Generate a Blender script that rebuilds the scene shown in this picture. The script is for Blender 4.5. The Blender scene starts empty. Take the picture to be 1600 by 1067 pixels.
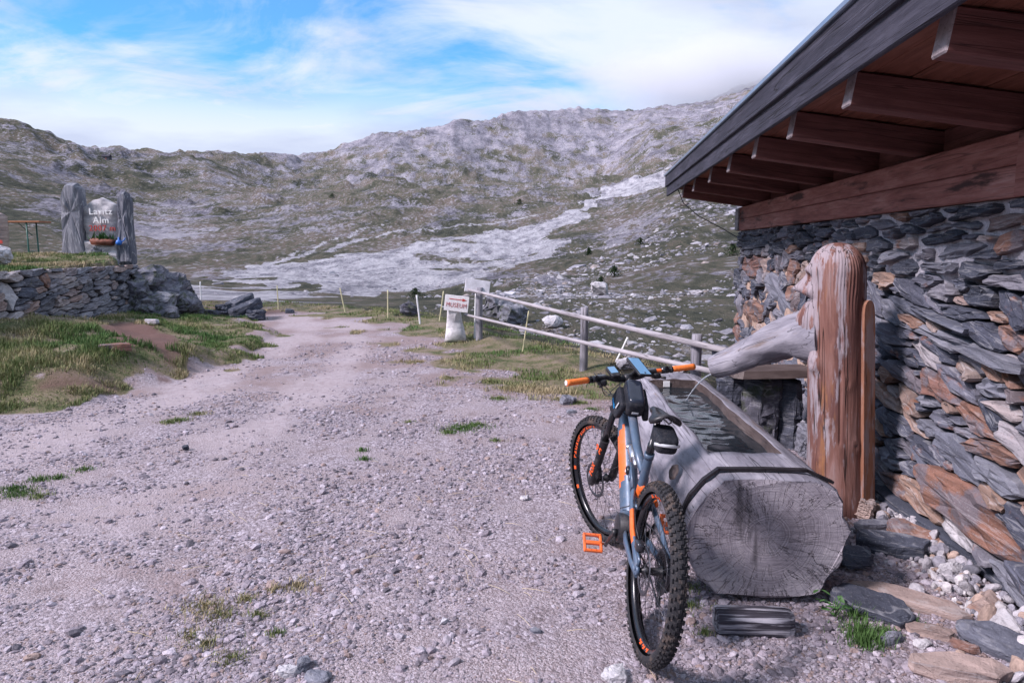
import bpy, bmesh, math, random
import numpy as np
from mathutils import Vector, Matrix, Euler, Quaternion

random.seed(7)
rng = np.random.default_rng(7)
scene = bpy.context.scene
COL = scene.collection
R = math.radians

# ------------------------------------------------------------------ camera
FPX, CX, CY, HOR, EYE = 1100.0, 800.0, 533.5, 390.0, 1.69
PITCH = math.atan((CY - HOR) / FPX)
cam_data = bpy.data.cameras.new("camera")
cam_data.sensor_width = 36.0
cam_data.lens = FPX / 1600 * 36.0
cam_data.clip_start, cam_data.clip_end = 0.05, 9000
cam = bpy.data.objects.new("camera", cam_data)
cam.location = (0, 0, EYE)
cam.rotation_euler = (math.pi / 2 - PITCH, 0, 0)
COL.objects.link(cam)
scene.camera = cam

# ------------------------------------------------------------------ sky and sun
SUN_DIR = Vector((0.70, 0.30, -0.66)).normalized()      # direction the light travels
SUN_ELEV = math.asin(-SUN_DIR.z)
SUN_AZ = math.atan2(-SUN_DIR.x, -SUN_DIR.y)             # compass angle of the sun from +Y towards +X
world = bpy.data.worlds.new("World")
scene.world = world
world.use_nodes = True


def node(nt, typ, ins=None, **props):
    n = nt.nodes.new(typ)
    for k, v in props.items():
        setattr(n, k, v)
    for k, v in (ins or {}).items():
        s = n.inputs[k]
        if isinstance(v, bpy.types.NodeSocket):
            nt.links.new(v, s)
        else:
            s.default_value = v
    return n


def rgb(c):
    return (c[0], c[1], c[2], 1.0)


def ramp(nt, fac, stops, interp='LINEAR'):
    n = nt.nodes.new('ShaderNodeValToRGB')
    e = n.color_ramp.elements
    n.color_ramp.interpolation = interp
    while len(e) < len(stops):
        e.new(0.5)
    for i, (p, c) in enumerate(stops):
        e[i].position = p
        e[i].color = rgb(c) if not isinstance(c, (int, float)) else (c, c, c, 1)
    nt.links.new(fac, n.inputs[0])
    return n.outputs[0]


def math_n(nt, op, a, b=None, c=None, clamp=False):
    ins = {0: a}
    if b is not None:
        ins[1] = b
    if c is not None:
        ins[2] = c
    return node(nt, 'ShaderNodeMath', ins, operation=op, use_clamp=clamp).outputs[0]


def mixc(nt, fac, a, b, blend='MIX'):
    n = nt.nodes.new('ShaderNodeMix')
    n.data_type = 'RGBA'
    n.blend_type = blend
    n.clamp_factor = True
    for idx, v in ((0, fac), (6, a), (7, b)):
        s = n.inputs[idx]
        if isinstance(v, bpy.types.NodeSocket):
            nt.links.new(v, s)
        elif isinstance(v, (int, float)):
            s.default_value = v
        else:
            s.default_value = rgb(v)
    return n.outputs[2]


def map_range(nt, v, a, b, c=0.0, d=1.0, smooth=True):
    return node(nt, 'ShaderNodeMapRange', {0: v, 1: a, 2: b, 3: c, 4: d},
                interpolation_type='SMOOTHSTEP' if smooth else 'LINEAR').outputs[0]


wt = world.node_tree
wt.nodes.clear()
sky_n = node(wt, 'ShaderNodeTexSky', sky_type='NISHITA', sun_disc=False, sun_elevation=SUN_ELEV,
             sun_rotation=SUN_AZ, altitude=2000, air_density=1.0, dust_density=0.6, ozone_density=2.5)
tc = node(wt, 'ShaderNodeTexCoord')
sep = node(wt, 'ShaderNodeSeparateXYZ', {0: tc.outputs['Generated']})
zc = math_n(wt, 'ADD', math_n(wt, 'MAXIMUM', sep.outputs[2], 0.0), 0.16)
plane = node(wt, 'ShaderNodeCombineXYZ', {0: math_n(wt, 'DIVIDE', sep.outputs[0], zc),
                                          1: math_n(wt, 'DIVIDE', sep.outputs[1], zc), 2: 0.0})
mp = node(wt, 'ShaderNodeMapping', {'Vector': plane.outputs[0], 'Location': (-8.84, -8.16, -5.74),
                                    'Rotation': (0, 0, 0.35), 'Scale': (0.75, 1.0, 1.0)})
cl = node(wt, 'ShaderNodeTexNoise', {'Vector': mp.outputs[0], 'Scale': 0.75, 'Detail': 7.0, 'Roughness': 0.56,
                                     'Distortion': 0.35})
cl3 = node(wt, 'ShaderNodeTexNoise', {'Vector': mp.outputs[0], 'Scale': 2.4, 'Detail': 8.0, 'Roughness': 0.62, 'Distortion': 0.8})
cloud = map_range(wt, math_n(wt, 'ADD', math_n(wt, 'MULTIPLY', cl.outputs[0], 0.68), math_n(wt, 'MULTIPLY', cl3.outputs[0], 0.32)), 0.36, 0.56)
hz = map_range(wt, sep.outputs[2], 0.14, 0.26, 1.0, 0.0)
cover = math_n(wt, 'MAXIMUM', math_n(wt, 'MAXIMUM', cloud, hz), 0.10)
cl2 = node(wt, 'ShaderNodeTexNoise', {'Vector': mp.outputs[0], 'Scale': 1.6, 'Detail': 5.0, 'Roughness': 0.5})
cloudcol = ramp(wt, cl2.outputs[0], [(0.36, (0.28, 0.31, 0.405)), (0.58, (0.365, 0.40, 0.47))])
skycol = mixc(wt, 1.0, sky_n.outputs[0], (0.030, 0.088, 0.115), 'MULTIPLY')
out_c = mixc(wt, cover, skycol, cloudcol)
bg = node(wt, 'ShaderNodeBackground', {'Color': out_c, 'Strength': 1.0})
node(wt, 'ShaderNodeOutputWorld', {'Surface': bg.outputs[0]})

sun_data = bpy.data.lights.new("sun", 'SUN')
sun_data.energy = 2.3
sun_data.angle = R(11)
sun_data.color = (1.0, 0.89, 0.95)
sun = bpy.data.objects.new("sun", sun_data)
sun.rotation_euler = SUN_DIR.to_track_quat('-Z', 'Y').to_euler()
sun.location = (-20, -5, 30)
COL.objects.link(sun)

vs = scene.view_settings
vs.view_transform = 'Standard'
vs.look = 'None'
vs.gamma = 1.0
vs.exposure = 1.22
vs.use_curve_mapping = False
scene.cycles.use_denoising = True
scene.cycles.max_bounces = 8
scene.cycles.diffuse_bounces = 3
scene.cycles.glossy_bounces = 3
scene.cycles.transmission_bounces = 5
scene.cycles.transparent_max_bounces = 6
scene.cycles.volume_bounces = 8
scene.cycles.volume_max_steps = 96
scene.cycles.caustics_reflective = False
scene.cycles.caustics_refractive = False

# ------------------------------------------------------------------ geometry of the view
_c, _s = math.cos(PITCH), math.sin(PITCH)


def ray(px, py):
    x, u = (px - CX) / FPX, (CY - py) / FPX
    return Vector((x, _c + u * _s, -_s + u * _c))


def at(px, py, Y):
    d = ray(px, py)
    return Vector((0, 0, EYE)) + d * (Y / d.y)


def gnd(px, py, z=0.0):
    d = ray(px, py)
    return Vector((0, 0, EYE)) + d * ((z - EYE) / d.z)


def project(p):
    v = (p[0], p[1], p[2] - EYE)
    f = v[1] * _c - v[2] * _s
    u = v[1] * _s + v[2] * _c
    return CX + FPX * v[0] / f, CY - FPX * u / f


# ------------------------------------------------------------------ noise for shapes
def _hash(ix, iy, seed):
    h = (ix.astype(np.int64) * 374761393 + iy.astype(np.int64) * 668265263 + seed * 1442695041) & 0xffffffff
    h = ((h ^ (h >> 13)) * 1274126177) & 0xffffffff
    return ((h ^ (h >> 16)) & 0xffff) / 65535.0


def vnoise(x, y, seed=0):
    x = np.asarray(x, float); y = np.asarray(y, float)
    ix, iy = np.floor(x), np.floor(y)
    fx, fy = x - ix, y - iy
    fx = fx * fx * fx * (fx * (fx * 6 - 15) + 10)
    fy = fy * fy * fy * (fy * (fy * 6 - 15) + 10)
    a = _hash(ix, iy, seed); b = _hash(ix + 1, iy, seed)
    c = _hash(ix, iy + 1, seed); d = _hash(ix + 1, iy + 1, seed)
    return (a + (b - a) * fx) * (1 - fy) + (c + (d - c) * fx) * fy - 0.5


def fbm(x, y, scale, octv=4, seed=0, gain=0.5, ridged=False):
    t, amp, f = 0.0, 1.0, 1.0 / scale
    for k in range(octv):
        n = vnoise(x * f + 17.3 * k, y * f - 9.1 * k, seed + k) * 2
        t = t + amp * ((0.5 - np.abs(n)) if ridged else n)
        amp *= gain; f *= 2.03
    return t


def sstep(a, b, x):
    t = np.clip((x - a) / (b - a), 0, 1)
    return t * t * (3 - 2 * t)


# ------------------------------------------------------------------ the lie of the land
LP = np.array([-1600, -700, 0, 100, 250, 430, 600, 700, 800, 870, 950, 1060, 1160, 1400, 2000, 3200], float)
LD = np.array([  # distances of the five bands of relief
    [60, 60, 60, 60, 60, 60, 60, 60, 55, 55, 50, 45, 40, 40, 40, 40],
    [100, 100, 110, 120, 120, 120, 130, 140, 150, 130, 120, 95, 85, 80, 80, 80],
    [150, 150, 160, 170, 180, 190, 210, 230, 260, 240, 220, 190, 180, 170, 160, 160],
    [250, 250, 260, 300, 380, 480, 550, 600, 650, 650, 600, 500, 450, 400, 400, 400]], float)
LY = np.array([
    [420, 420, 425, 430, 445, 452, 462, 462, 456, 454, 457, 455, 450, 430, 400, 390],
    [400, 400, 405, 412, 425, 428, 424, 420, 408, 400, 393, 372, 370, 340, 260, 250],
    [340, 330, 370, 385, 402, 398, 388, 378, 365, 355, 336, 288, 266, 180, 60, 60],
    [220, 200, 282, 296, 312, 312, 296, 294, 292, 290, 288, 272, 245, 150, 0, 0]], float)
SKP = np.array([-1600, -700, 0, 60, 120, 175, 250, 330, 430, 480, 520, 600, 650, 685, 712, 750, 800, 880, 950, 1000,
                1060, 1100, 1160, 1250, 1400, 1600, 2000, 3200], float)
SKY_ = np.array([100, 60, 190, 203, 222, 236, 240, 243, 256, 250, 240, 217, 213, 206, 193, 196, 186, 178, 182, 180,
                 172, 164, 146, 108, 60, 0, -60, -60], float)
SKD = np.interp(SKP, [-700, 0, 100, 250, 430, 520, 700, 900, 1160], [400, 420, 470, 640, 850, 980, 1100, 1300, 1500])


def far_height(x, y):
    r = np.hypot(x, y) + 1e-6
    a = np.arctan2(x, y)
    ac = np.clip(a, R(-65), R(65))
    d = r * np.maximum(np.cos(a), math.cos(R(65)))

    def column(px):
        ds = [np.full_like(px, 21.0)] + [np.interp(px, LP, LD[k]) for k in range(4)]
        zs = [np.full_like(px, -0.10)] + [EYE + (HOR - np.interp(px, LP, LY[k])) / 1109 * ds[k + 1] for k in range(4)]
        dsky = np.interp(px, SKP, SKD)
        zsky = EYE + (HOR - np.interp(px, SKP, SKY_)) / 1109 * dsky
        # hollows behind the spur and behind the middle bench, so that each stands as its own crest
        for k_, wts, far_, drop in ((4, ([820, 930, 1120, 1250], [0, 1, 1, 0]), 1.22, 4.0), (5, ([330, 470, 940, 1010], [0, 1, 1, 0]), 1.22, 13.0)):
            w_ = np.interp(px, *wts)
            dn = ds[-1] if k_ == 5 else ds[3]
            zn = zs[-1] if k_ == 5 else zs[3]
            nxt_d, nxt_z = (dsky, zsky) if k_ == 5 else (ds[4], zs[4])
            d2 = dn + (nxt_d - dn) * 0.30
            zl = zn + (nxt_z - zn) * 0.30
            zh = EYE + ((zn - EYE) / dn - drop / 1109) * d2
            if k_ == 5:
                ds.append(d2); zs.append(zl * (1 - w_) + np.minimum(zh, zl) * w_)
            else:
                ds.insert(4, d2); zs.insert(4, zl * (1 - w_) + np.minimum(zh, zl) * w_)
        ds += [dsky, dsky * 1.35, dsky * 4]
        zs += [zsky, zsky - 0.10 * dsky, zsky - 0.14 * dsky]
        z = np.full_like(px, -0.10)
        for k in range(len(ds) - 1):
            t = np.clip((d - ds[k]) / (ds[k + 1] - ds[k]), 0, 1)
            z = np.where(d >= ds[k], zs[k] + (zs[k + 1] - zs[k]) * t, z)
        return z
    z = column(800 + 1109 * np.tan(ac))
    back = sstep(R(75), R(150), np.abs(a))
    if np.any(back > 0):
        zb = 0.5 * (column(np.full_like(r, -1600.0)) + column(np.full_like(r, 3200.0)))
        z = z * (1 - back) + np.minimum(zb, 0.16 * r) * back
    amp = sstep(25, 260, d)
    z = z + amp * (4.5 * fbm(x, y, 170, 3, 11) + 2.2 * sstep(90, 500, d) * fbm(x, y, 60, 3, 31, ridged=True))
    z = z + sstep(18, 90, d) * (0.55 * fbm(x, y, 17, 4, 51) + 0.28 * fbm(x, y, 4.5, 3, 71))
    z = z + sstep(350, 900, d) * (5.0 * fbm(x, y, 80, 4, 91, 0.55, ridged=True) + 3.4 * fbm(x, y * .35, 34, 4, 95, 0.55, ridged=True))
    crag = sstep(.12, .42, fbm(x, y, 46, 4, 121) + .25 * fbm(x, y, 120, 2, 125))
    z = z + sstep(120, 420, d) * crag * (2.4 + 2.0 * fbm(x, y, 9, 3, 127)) + sstep(90, 300, d) * 1.1 * fbm(x, y * .5, 12, 3, 131, 0.6, ridged=True)
    return z


BANK_Y = [-30, 3, 6.7, 8.5, 10.4, 12.5, 15, 18.7, 22, 30, 60]
BANK_X = [-9, -5.4, -4.9, -4.85, -4.5, -4.3, -5.3, -7.0, -9.5, -17, -50]
TER_Y = [-30, 5, 10.6, 15.9, 17, 18.5, 20, 22, 26]
TER_X = [-8, -7.4, -7.9, -8.35, -8.75, -9.2, -10.2, -13, -30]
FEN_Y = [-30, 4, 6, 9.7, 12.9, 16, 19.5, 24, 60]
FEN_X = [3, 2.6, 2.0, 1.05, -0.45, -2.1, -4.4, -9, -45]


def near_height(x, y):
    z = 0.03 * fbm(x, y, 3.0, 3, 5) + 0.008 * fbm(x, y, 0.35, 3, 8) - 0.02
    xb = np.interp(y, BANK_Y, BANK_X) + 0.35 * fbm(x, y, 1.6, 3, 21)
    s = xb - x
    bank = 0.36 * sstep(0.0, 3.4, s) + 0.06 * sstep(0.0, 0.3, s) * (1 + 1.2 * fbm(x, y, 1.1, 3, 23))
    mx, my = (x + 6.75) / 2.25, (y - 9.75) / 2.2
    md = np.sqrt(mx * mx + my * my) + 0.16 * fbm(x, y, 1.3, 3, 27)
    bank = bank + sstep(0, .9, s) * (0.16 * sstep(1.10, 0.92, md) + 0.08 * sstep(1.0, 0.3, md))
    z = z + np.where(s > 0, bank, 0)
    xw = np.interp(y, TER_Y, TER_X)
    soft = np.interp(y, [15.5, 18], [0.12, 1.6])
    t = sstep(0.0, 1.0, (xw - 0.22 - x) / soft) * sstep(23.5, 20.0, y)
    ter = 1.33 + 0.24 * sstep(11, 18, y) + 0.05 * fbm(x, y, 1.5, 3, 33)
    z = z * (1 - t) + ter * t
    f = x - np.interp(y, FEN_Y, FEN_X)
    z = z - 0.55 * sstep(0.4, 4.5, f) * sstep(5.5, 9, y) + 0.06 * sstep(-0.5, 0.3, f) * sstep(8, 10, y) * (1 + fbm(x, y, .8, 3, 41))
    return z


def height(x, y):
    x = np.asarray(x, float); y = np.asarray(y, float)
    a = np.arctan2(x, y)
    d = np.hypot(x, y) * np.maximum(np.cos(a), math.cos(R(65)))
    w = sstep(17.5, 32, d)
    return near_height(x, y) * (1 - w) + far_height(x, y) * w


def h1(x, y):
    return float(height(np.array([x]), np.array([y]))[0])


# ------------------------------------------------------------------ object helpers
def tag(o, label=None, cat=None, group=None, kind=None):
    for k, v in (('label', label), ('category', cat), ('group', group), ('kind', kind)):
        if v:
            o[k] = v
    return o


def empty(name, loc=(0, 0, 0), label=None, cat=None, group=None, rot=None):
    o = bpy.data.objects.new(name, None)
    o.empty_display_size = 0.2
    o.location = loc
    if rot:
        o.rotation_euler = rot
    COL.objects.link(o)
    return tag(o, label, cat, group)


def link(name, me, mats=None, parent=None, loc=None, rot=None):
    o = bpy.data.objects.new(name, me)
    for m in ([mats] if isinstance(mats, bpy.types.Material) else (mats or [])):
        me.materials.append(m)
    COL.objects.link(o)
    if parent is not None:
        o.parent = parent
    if loc is not None:
        o.location = loc
    if rot is not None:
        o.rotation_euler = rot
    return o


def fast_mesh(name, co, faces):
    """co (n,3) array, faces (m,k) int array of equal-sided faces."""
    co = np.asarray(co, np.float32); faces = np.asarray(faces, np.int32)
    me = bpy.data.meshes.new(name)
    m, k = faces.shape
    me.vertices.add(len(co)); me.vertices.foreach_set('co', co.ravel())
    me.loops.add(m * k); me.loops.foreach_set('vertex_index', faces.ravel())
    me.polygons.add(m)
    me.polygons.foreach_set('loop_start', np.arange(0, m * k, k, dtype=np.int32))
    me.polygons.foreach_set('loop_total', np.full(m, k, np.int32))
    me.update(calc_edges=True)
    me.validate()
    return me


class MB:
    """Collects shapes and turns them into one mesh."""
    def __init__(self):
        self.v, self.f, self.mi, self.sm = [], [], [], []

    def add(self, vs_, fs, mi=0, smooth=False):
        b = len(self.v)
        self.v += [tuple(v) for v in vs_]
        for f in fs:
            self.f.append(tuple(b + i for i in f)); self.mi.append(mi); self.sm.append(smooth)
        return self

    def box(self, c, d, M=None, mi=0, ch=0.0):
        """box with centre c, full size d, optional rotation, chamfered along its edges by ch"""
        hx, hy, hz_ = d[0] / 2, d[1] / 2, d[2] / 2
        bm = bmesh.new()
        bmesh.ops.create_cube(bm, size=1.0)
        for v in bm.verts:
            v.co = Vector((v.co.x * d[0], v.co.y * d[1], v.co.z * d[2]))
        if ch > 0:
            bmesh.ops.bevel(bm, geom=list(bm.edges), offset=ch, segments=1, affect='EDGES', profile=0.5)
        bm.verts.index_update()
        M = M or Matrix.Identity(3)
        self.add([Vector(c) + M @ v.co for v in bm.verts], [[v.index for v in f.verts] for f in bm.faces], mi)
        bm.free()
        return self

    def tube(self, pts, rad, seg=12, cap=True, mi=0, smooth=True, up=None, closed=False):
        """sweep; rad is a number, list of numbers or list of (ra, rb)"""
        P = [Vector(p) for p in pts]
        n = len(P)
        rad = rad if isinstance(rad, (list, tuple)) and len(rad) == n else [rad] * n
        T = []
        for i in range(n):
            a = P[(i - 1) % n] if (closed or i > 0) else P[i]
            b = P[(i + 1) % n] if (closed or i < n - 1) else P[i]
            T.append((b - a).normalized())
        ref = Vector(up) if up is not None else (Vector((0, 0, 1)) if abs(T[0].z) < 0.9 else Vector((1, 0, 0)))
        X = (ref - T[0] * ref.dot(T[0])).normalized()
        rings = []
        for i in range(n):
            if up is not None:
                X = Vector(up)
            X = (X - T[i] * X.dot(T[i]))
            X = X.normalized() if X.length > 1e-6 else T[i].orthogonal().normalized()
            Y = T[i].cross(X)
            ra, rb = rad[i] if isinstance(rad[i], (list, tuple)) else (rad[i], rad[i])
            rings.append([P[i] + X * (ra * math.cos(2 * math.pi * k / seg)) + Y * (rb * math.sin(2 * math.pi * k / seg))
                          for k in range(seg)])
        vs_ = [p for r_ in rings for p in r_]
        fs = []
        for i in range(n if closed else n - 1):
            j = (i + 1) % n
            for k in range(seg):
                k2 = (k + 1) % seg
                fs.append((i * seg + k, i * seg + k2, j * seg + k2, j * seg + k))
        self.add(vs_, fs, mi, smooth)
        if cap and not closed:
            b = len(self.v) - len(vs_)
            self.f.append(tuple(b + k for k in reversed(range(seg)))); self.mi.append(mi); self.sm.append(False)
            self.f.append(tuple(b + (n - 1) * seg + k for k in range(seg))); self.mi.append(mi); self.sm.append(False)
        return self

    def lathe(self, prof, seg=48, M=None, mi=0, smooth=True, closed=False):
        """profile of (radius, y) turned about local Y axis"""
        M = M or Matrix.Identity(4)
        vs_, fs = [], []
        n = len(prof)
        for k in range(seg):
            a = 2 * math.pi * k / seg
            for r_, y in prof:
                vs_.append(M @ Vector((r_ * math.cos(a), y, r_ * math.sin(a))))
        for k in range(seg):
            k2 = (k + 1) % seg
            for i in range(n if closed else n - 1):
                j = (i + 1) % n
                fs.append((k * n + i, k * n + j, k2 * n + j, k2 * n + i))
        return self.add(vs_, fs, mi, smooth)

    def mesh(self, name):
        me = bpy.data.meshes.new(name)
        me.from_pydata(self.v, [], self.f)
        me.polygons.foreach_set('material_index', self.mi)
        me.polygons.foreach_set('use_smooth', self.sm)
        me.update()
        bm = bmesh.new(); bm.from_mesh(me)
        bmesh.ops.recalc_face_normals(bm, faces=bm.faces)
        bm.to_mesh(me); bm.free()
        return me

    def build(self, name, mats, parent=None, loc=None, rot=None):
        return link(name, self.mesh(name), mats, parent, loc, rot)


# ------------------------------------------------------------------ materials
MATS = {}


def new_mat(name, rough=0.8, spec=0.3):
    m = bpy.data.materials.new(name)
    m.use_nodes = True
    nt = m.node_tree
    b = nt.nodes['Principled BSDF']
    b.inputs['Roughness'].default_value = rough
    b.inputs['Specular IOR Level'].default_value = spec
    MATS[name] = m
    return m, nt, b


def set_bump(nt, b, h, strength, dist):
    bp = node(nt, 'ShaderNodeBump', {'Height': h, 'Strength': strength, 'Distance': dist})
    nt.links.new(bp.outputs[0], b.inputs['Normal'])


def noise_n(nt, vec, scale, detail=4.0, rough=0.55, dist=0.0):
    return node(nt, 'ShaderNodeTexNoise', {'Vector': vec, 'Scale': scale, 'Detail': detail, 'Roughness': rough,
                                           'Distortion': dist}).outputs[0]


def obj_vec(nt, scale=(1, 1, 1), shift=True):
    t = node(nt, 'ShaderNodeTexCoord')
    v = t.outputs['Object']
    if shift:
        oi = node(nt, 'ShaderNodeObjectInfo')
        off = math_n(nt, 'MULTIPLY', oi.outputs['Random'], 37.0)
        v = node(nt, 'ShaderNodeVectorMath', {0: v, 1: node(nt, 'ShaderNodeCombineXYZ', {0: off, 1: off, 2: off}).outputs[0]},
                 operation='ADD').outputs[0]
    return node(nt, 'ShaderNodeMapping', {'Vector': v, 'Scale': scale}).outputs[0]


def plain(name, col, rough=0.5, metal=0.0, spec=0.4, var=0.12, scale=30.0, bump=0.0, coat=0.0, dust=0.0):
    """near-even surface with slight wear"""
    m, nt, b = new_mat(name, rough, spec)
    v = obj_vec(nt)
    n = noise_n(nt, v, scale, 5.0, 0.6)
    lo = tuple(c * (1 - var) for c in col); hi = tuple(min(1, c * (1 + var)) for c in col)
    c = ramp(nt, n, [(0.3, lo), (0.7, hi)])
    if dust:
        dn = noise_n(nt, v, 22.0, 6.0, 0.75)
        c = mixc(nt, map_range(nt, dn, 0.47, 0.72, 0, dust), c, (.30, .26, .255))
        c = mixc(nt, map_range(nt, noise_n(nt, v, 150.0, 2.0, 0.5), 0.66, 0.72, 0, dust), c, (.36, .32, .31))
    nt.links.new(c, b.inputs['Base Color'])
    r_ = map_range(nt, noise_n(nt, v, scale * 0.6, 3.0), 0.3, 0.7, max(0.05, rough - 0.1), min(1, rough + 0.12))
    nt.links.new(r_, b.inputs['Roughness'])
    b.inputs['Metallic'].default_value = metal
    if coat:
        b.inputs['Coat Weight'].default_value = coat
        b.inputs['Coat Roughness'].default_value = 0.25
    if bump:
        set_bump(nt, b, n, bump, 0.004)
    return m


def wood(name, stops, grain=(3.0, 26.0, 26.0), bump=0.5, rough=0.75, crack=0.5, stain=None, spec=0.2, grey=None):
    """weathered timber; the grain runs along the object's local X"""
    m, nt, b = new_mat(name, rough, spec)
    v = obj_vec(nt, grain)
    g = noise_n(nt, v, 1.0, 8.0, 0.62, 0.4)
    fine = noise_n(nt, obj_vec(nt, (grain[0] * 2, grain[1] * 5, grain[2] * 5)), 1.0, 4.0, 0.6)
    broad = noise_n(nt, obj_vec(nt, (1.2, 3.0, 3.0)), 1.0, 3.0, 0.5)
    c = ramp(nt, math_n(nt, 'ADD', math_n(nt, 'MULTIPLY', g, 0.62), math_n(nt, 'MULTIPLY', broad, 0.38)), stops)
    c = mixc(nt, map_range(nt, fine, 0.55, 0.75, 0, 0.45), c, (0.02, 0.017, 0.017))
    if stain:
        k = map_range(nt, noise_n(nt, obj_vec(nt, (1.5, 9, 9)), 1.0, 5.0, 0.62), stain[0], stain[0] + 0.12)
        c = mixc(nt, k, c, stain[1])
    if grey:
        k = noise_n(nt, obj_vec(nt, (2.2, 12, 12)), 1.0, 6.0, 0.68)
        if grey[2]:
            xx = node(nt, 'ShaderNodeSeparateXYZ', {0: node(nt, 'ShaderNodeTexCoord').outputs['Object']}).outputs[0]
            k = math_n(nt, 'ADD', k, map_range(nt, xx, grey[2], grey[2] + .35, 0, .075))
        if len(grey) > 3:       # greyer towards the local +Y side
            yy = node(nt, 'ShaderNodeSeparateXYZ', {0: node(nt, 'ShaderNodeTexCoord').outputs['Object']}).outputs[1]
            k = math_n(nt, 'ADD', k, map_range(nt, yy, -.04, .16, 0, grey[3]))
        c = mixc(nt, map_range(nt, k, grey[0], grey[0] + 0.10, 0, .85), c, grey[1])
    ck = ramp(nt, noise_n(nt, obj_vec(nt, (0.42, 15, 15)), 1.0, 2.0, 0.5, 0.0), [(0.490, 0), (0.498, 1), (0.502, 1), (0.510, 0)])
    c = mixc(nt, math_n(nt, 'MULTIPLY', ck, crack), c, (0.012, 0.01, 0.01))
    nt.links.new(c, b.inputs['Base Color'])
    h = math_n(nt, 'SUBTRACT', math_n(nt, 'ADD', g, math_n(nt, 'MULTIPLY', fine, 0.5)), math_n(nt, 'MULTIPLY', ck, 1.2 * crack))
    set_bump(nt, b, h, bump, 0.012)
    return m


def stone(name, stops, vein=(0.5, 0.5, 0.52), rust=(0.23, 0.09, 0.045), rust_at=0.62, layer=(2.0, 2.0, 22.0), size=6.0, bump=0.7,
          veins=0.35, rough=0.85):
    """layered schist: bands lie across the object's local Z, tint differs stone by stone"""
    m, nt, b = new_mat(name, rough, 0.25)
    oi = node(nt, 'ShaderNodeObjectInfo')
    v = obj_vec(nt)
    base = ramp(nt, oi.outputs['Random'], stops, 'LINEAR')
    lay = noise_n(nt, obj_vec(nt, layer), 1.0, 7.0, 0.68, 0.25)
    c = mixc(nt, 1.0, base, ramp(nt, lay, [(0.28, (0.42, 0.42, 0.46)), (0.5, (1, 1, 1)), (0.72, (1.55, 1.52, 1.5))]), 'MULTIPLY')
    blot = noise_n(nt, v, size, 6.0, 0.65)
    c = mixc(nt, map_range(nt, blot, rust_at, rust_at + 0.13, 0, 0.75), c, rust)
    vn = ramp(nt, noise_n(nt, obj_vec(nt, tuple(l * 0.8 for l in layer)), 1.0, 3.0, 0.6, 0.4), [(0.47, 0), (0.495, 1), (0.515, 0)])
    c = mixc(nt, math_n(nt, 'MULTIPLY', vn, veins), c, vein)
    spk = noise_n(nt, v, size * 16, 3.0, 0.7)
    c = mixc(nt, map_range(nt, spk, 0.56, 0.75, 0, 0.22), c, tuple(min(1, x * 1.2) for x in vein))
    c = mixc(nt, map_range(nt, spk, 0.43, 0.28, 0, 0.5), c, (0.02, 0.02, 0.025))
    nt.links.new(c, b.inputs['Base Color'])
    h = math_n(nt, 'ADD', math_n(nt, 'MULTIPLY', lay, 1.0), math_n(nt, 'ADD', math_n(nt, 'MULTIPLY', blot, 0.6), math_n(nt, 'MULTIPLY', spk, 0.25)))
    set_bump(nt, b, h, bump, 0.02)
    return m

# ================================================================== GROUND
def project_np(x, y, z):
    f = y * _c - (z - EYE) * _s
    u = y * _s + (z - EYE) * _c
    f = np.where(f < 0.1, 0.1, f)
    return CX + FPX * x / f, CY - FPX * u / f


def in_poly(px, py, poly):
    ins = np.zeros(px.shape, bool)
    n = len(poly)
    for i in range(n):
        x1, y1 = poly[i]; x2, y2 = poly[(i + 1) % n]
        cond = ((y1 > py) != (y2 > py)) & (px < (x2 - x1) * (py - y1) / (y2 - y1 + 1e-9) + x1)
        ins ^= cond
    return ins


def line_dist(px, py, pts):
    best = np.full(px.shape, 1e9)
    for (x1, y1), (x2, y2) in zip(pts[:-1], pts[1:]):
        dx, dy = x2 - x1, y2 - y1
        t = np.clip(((px - x1) * dx + (py - y1) * dy) / (dx * dx + dy * dy), 0, 1)
        best = np.minimum(best, np.hypot(px - x1 - t * dx, py - y1 - t * dy))
    return best


# shores of the pale river gravel and the line of the track, as ground points (x, y)
def flat_pts(pts):
    """picture points of the valley floor turned into ground positions"""
    out = []
    for px, py in pts:
        d = np.linspace(24, 700, 1400)
        x = (px - 800) / 1109 * d
        z = far_height(x, d) if FLAT_NOISE else far_height(x, d)
        p = project_np(x, d, z)[1]
        k = int(np.argmax(p <= py)) if np.any(p <= py) else len(d) - 1
        out.append((float(x[k]), float(d[k])))
    return out


FLAT_NOISE = True
BED = flat_pts([(1062, 266), (1000, 276), (935, 289), (915, 312), (885, 334), (830, 350), (760, 362), (690, 374), (600, 391),
                (520, 406), (420, 424), (330, 430), (270, 438), (290, 452), (360, 446), (420, 442), (400, 462), (430, 476),
                (520, 474), (580, 462), (650, 456), (710, 448), (775, 432), (835, 410), (865, 388), (885, 360), (905, 338),
                (945, 308), (1000, 296), (1062, 288)])
TRACK = flat_pts([(360, 428), (420, 412), (480, 396), (560, 375), (660, 357), (740, 351), (800, 345), (835, 337)])
TRACK2 = flat_pts([(455, 400), (500, 384), (560, 362), (600, 352)])
GRASS_Y = [-20, 6.8, 7.6, 8, 8.9, 10.1, 12.1, 14.4, 17, 19, 24]
GRASS_X = [9, 2.6, 1.1, .5, -.3, -.75, -1.6, -2.7, -4.0, -5.8, -12]


def soil_patch(x, y):
    d = line_dist(x, y, [(-6.9, 12.4), (-6.2, 11.4), (-5.1, 10.2)])
    return sstep(0.5, 0.15, d + 0.5 * fbm(x, y, .6, 4, 77))


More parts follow.
